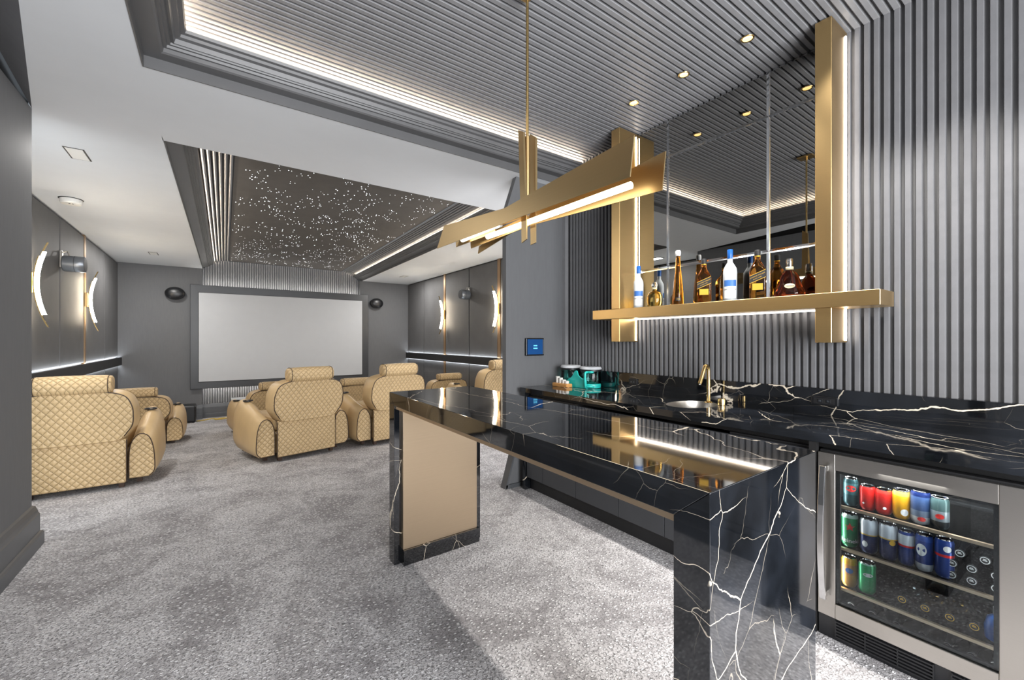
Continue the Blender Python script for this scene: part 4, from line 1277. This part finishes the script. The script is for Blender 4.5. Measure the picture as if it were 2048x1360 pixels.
# ------------------------------------------------------------------ island table
TB = thing('island_table', 'black veined marble island table with a champagne panel in its far leg', 'table', (0.846, 0.482, 0))
W_, L_, TZ, TA = 0.57, 2.075, 1.03, 0.955
def tmap(mb):
    """the table is set very slightly askew to the wall"""
    out = []
    for x, y, z in mb.v:
        u, v_ = x / W_, y / L_
        out.append((x + 0.032 * v_, y + 0.007 * u + 0.006 * u * v_, z))
    mb.v = out
    return mb
tmap(MB().prism([(0, TZ), (L_, TZ), (L_ - 0.088, TA), (0.087, TA)], 'x', 0, W_)).build('top', 'marble2', TB, bevel=0.0015, seg=2)
tmap(MB().prism([(0, 0), (0, TZ - .0006), (0.087, TA - .0006), (0.087, 0)], 'x', 0, W_)).build('end_leg', 'marble2', TB, bevel=0.0015)
tmap(MB().prism([(L_, 0), (L_, TZ - .0006), (L_ - 0.088, TA - .0006), (L_ - 0.088, 0)], 'x', 0, W_ + 0.036)).build('end_leg', 'marble2', TB, bevel=0.0015)
tmap(MB().box(0.010, W_ - .012, 0.088, L_ - .092, 0.936, TA - .0004)).build('brass_underlip', 'champ', TB)
tmap(MB().box(0.045, W_ - .008, L_ - 0.120, L_ - 0.0885, 0.092, 0.9355)).build('champagne_panel', 'champ', TB, bevel=0.002)
tmap(MB().box(0.045, W_ + .004, L_ - 0.133, L_ - 0.0885, 0.0, 0.0915)).build('plinth', 'marble2', TB)

# ------------------------------------------------------------------ pendant light
PDS = 0.976
PD = thing('pendant_light', 'long angular brass pendant light with glowing tubes above the island table', 'pendant light', (1.2395, 1.63, 1.8185))
PD.scale = (PDS, PDS, PDS)
ZTOP = (ZS - 1.8185) / PDS
def plate(name, pts, x0, th=0.005, tilt=0.0, mat='shade'):
    """flat folded sheet: outline in (y, z) at distance x0 from the centre line"""
    m = MB()
    zc = sum(p[1] for p in pts) / len(pts)
    f = lambda y, z, dx: (x0 - 1.27 + dx + (z - zc) * tilt, y - 1.67, z - 1.83)
    m.loft([[f(y, z, 0) for y, z in pts], [f(y, z, th) for y, z in pts]])
    return m.build(name, mat, PD)
plate('shade_plate', [(1.807, 2.023), (0.969, 2.074), (0.987, 1.933), (1.844, 1.951)], 1.21)
plate('shade_plate', [(2.502, 2.097), (2.415, 2.087), (1.80, 2.031), (1.83, 1.953), (2.611, 1.966)], 1.222)
plate('shade_plate', [(0.946, 2.048), (0.961, 1.907), (1.765, 1.955), (1.765, 2.023), (1.084, 2.037)], 1.36)
plate('shade_plate', [(2.386, 1.943), (2.393, 1.997), (1.765, 2.010), (1.765, 1.952)], 1.355)
plate('shade_plate', [(2.373, 1.912), (2.36, 1.957), (1.909, 2.024), (1.933, 1.978)], 1.40)
plate('shade_plate', [(2.506, 1.968), (2.509, 2.002), (2.028, 2.002), (2.028, 1.965)], 1.31)
# folded roofs joining front and back sheets
MB().add([(1.215 - 1.27, 0.975 - 1.67, 2.07 - 1.83), (1.215 - 1.27, 1.80 - 1.67, 2.02 - 1.83), (1.36 - 1.27, 1.765 - 1.67, 2.02 - 1.83), (1.36 - 1.27, 1.084 - 1.67, 2.035 - 1.83)], [(0, 1, 2, 3)]).add(
    [(1.225 - 1.27, 1.80 - 1.67, 2.028 - 1.83), (1.225 - 1.27, 2.40 - 1.67, 2.083 - 1.83), (1.31 - 1.27, 2.40 - 1.67, 2.003 - 1.83), (1.355 - 1.27, 1.80 - 1.67, 2.008 - 1.83)], [(0, 1, 2, 3)]).build('shade_fold', 'shade', PD)
MB().tube([(0.0, 2.342 - 1.67, 0.150), (0.0, 1.936 - 1.67, 0.155)], 0.016, 14).build('light_tube', 'tube', PD, smooth=True, auto=50)
MB().tube([(0.03, 2.093 - 1.67, 0.122), (0.03, 1.055 - 1.67, 0.112)], 0.014, 14).build('light_tube', 'tube', PD, smooth=True, auto=50)
plate('stem_plate', [(1.706, 2.40), (1.666, 2.377), (1.646, 2.0), (1.687, 2.0)], 1.24, 0.012)
plate('stem_plate', [(1.691, 2.392), (1.643, 2.355), (1.643, 2.0), (1.695, 2.0)], 1.30, 0.012)
plate('stem_plate', [(1.682, 2.0), (1.678, 1.83), (1.637, 1.842), (1.641, 2.0)], 1.24, 0.006)
plate('stem_plate', [(1.687, 2.0), (1.683, 1.829), (1.643, 1.834), (1.643, 2.0)], 1.30, 0.006)
MB().tube([(0, 0, 0.18), (0, 0, ZTOP - 0.015)], 0.0075, 12).build('rod', 'brassbright', PD, smooth=True, auto=50)
MB().tube([(0, 0, 0.20), (0, 0, 0.53)], 0.013, 12).build('rod_sleeve', 'brass', PD, smooth=True, auto=50)
MB().box(-0.05, 0.05, -0.065, 0.065, ZTOP - 0.016, ZTOP - 0.001).build('canopy', 'brass', PD, bevel=0.002)
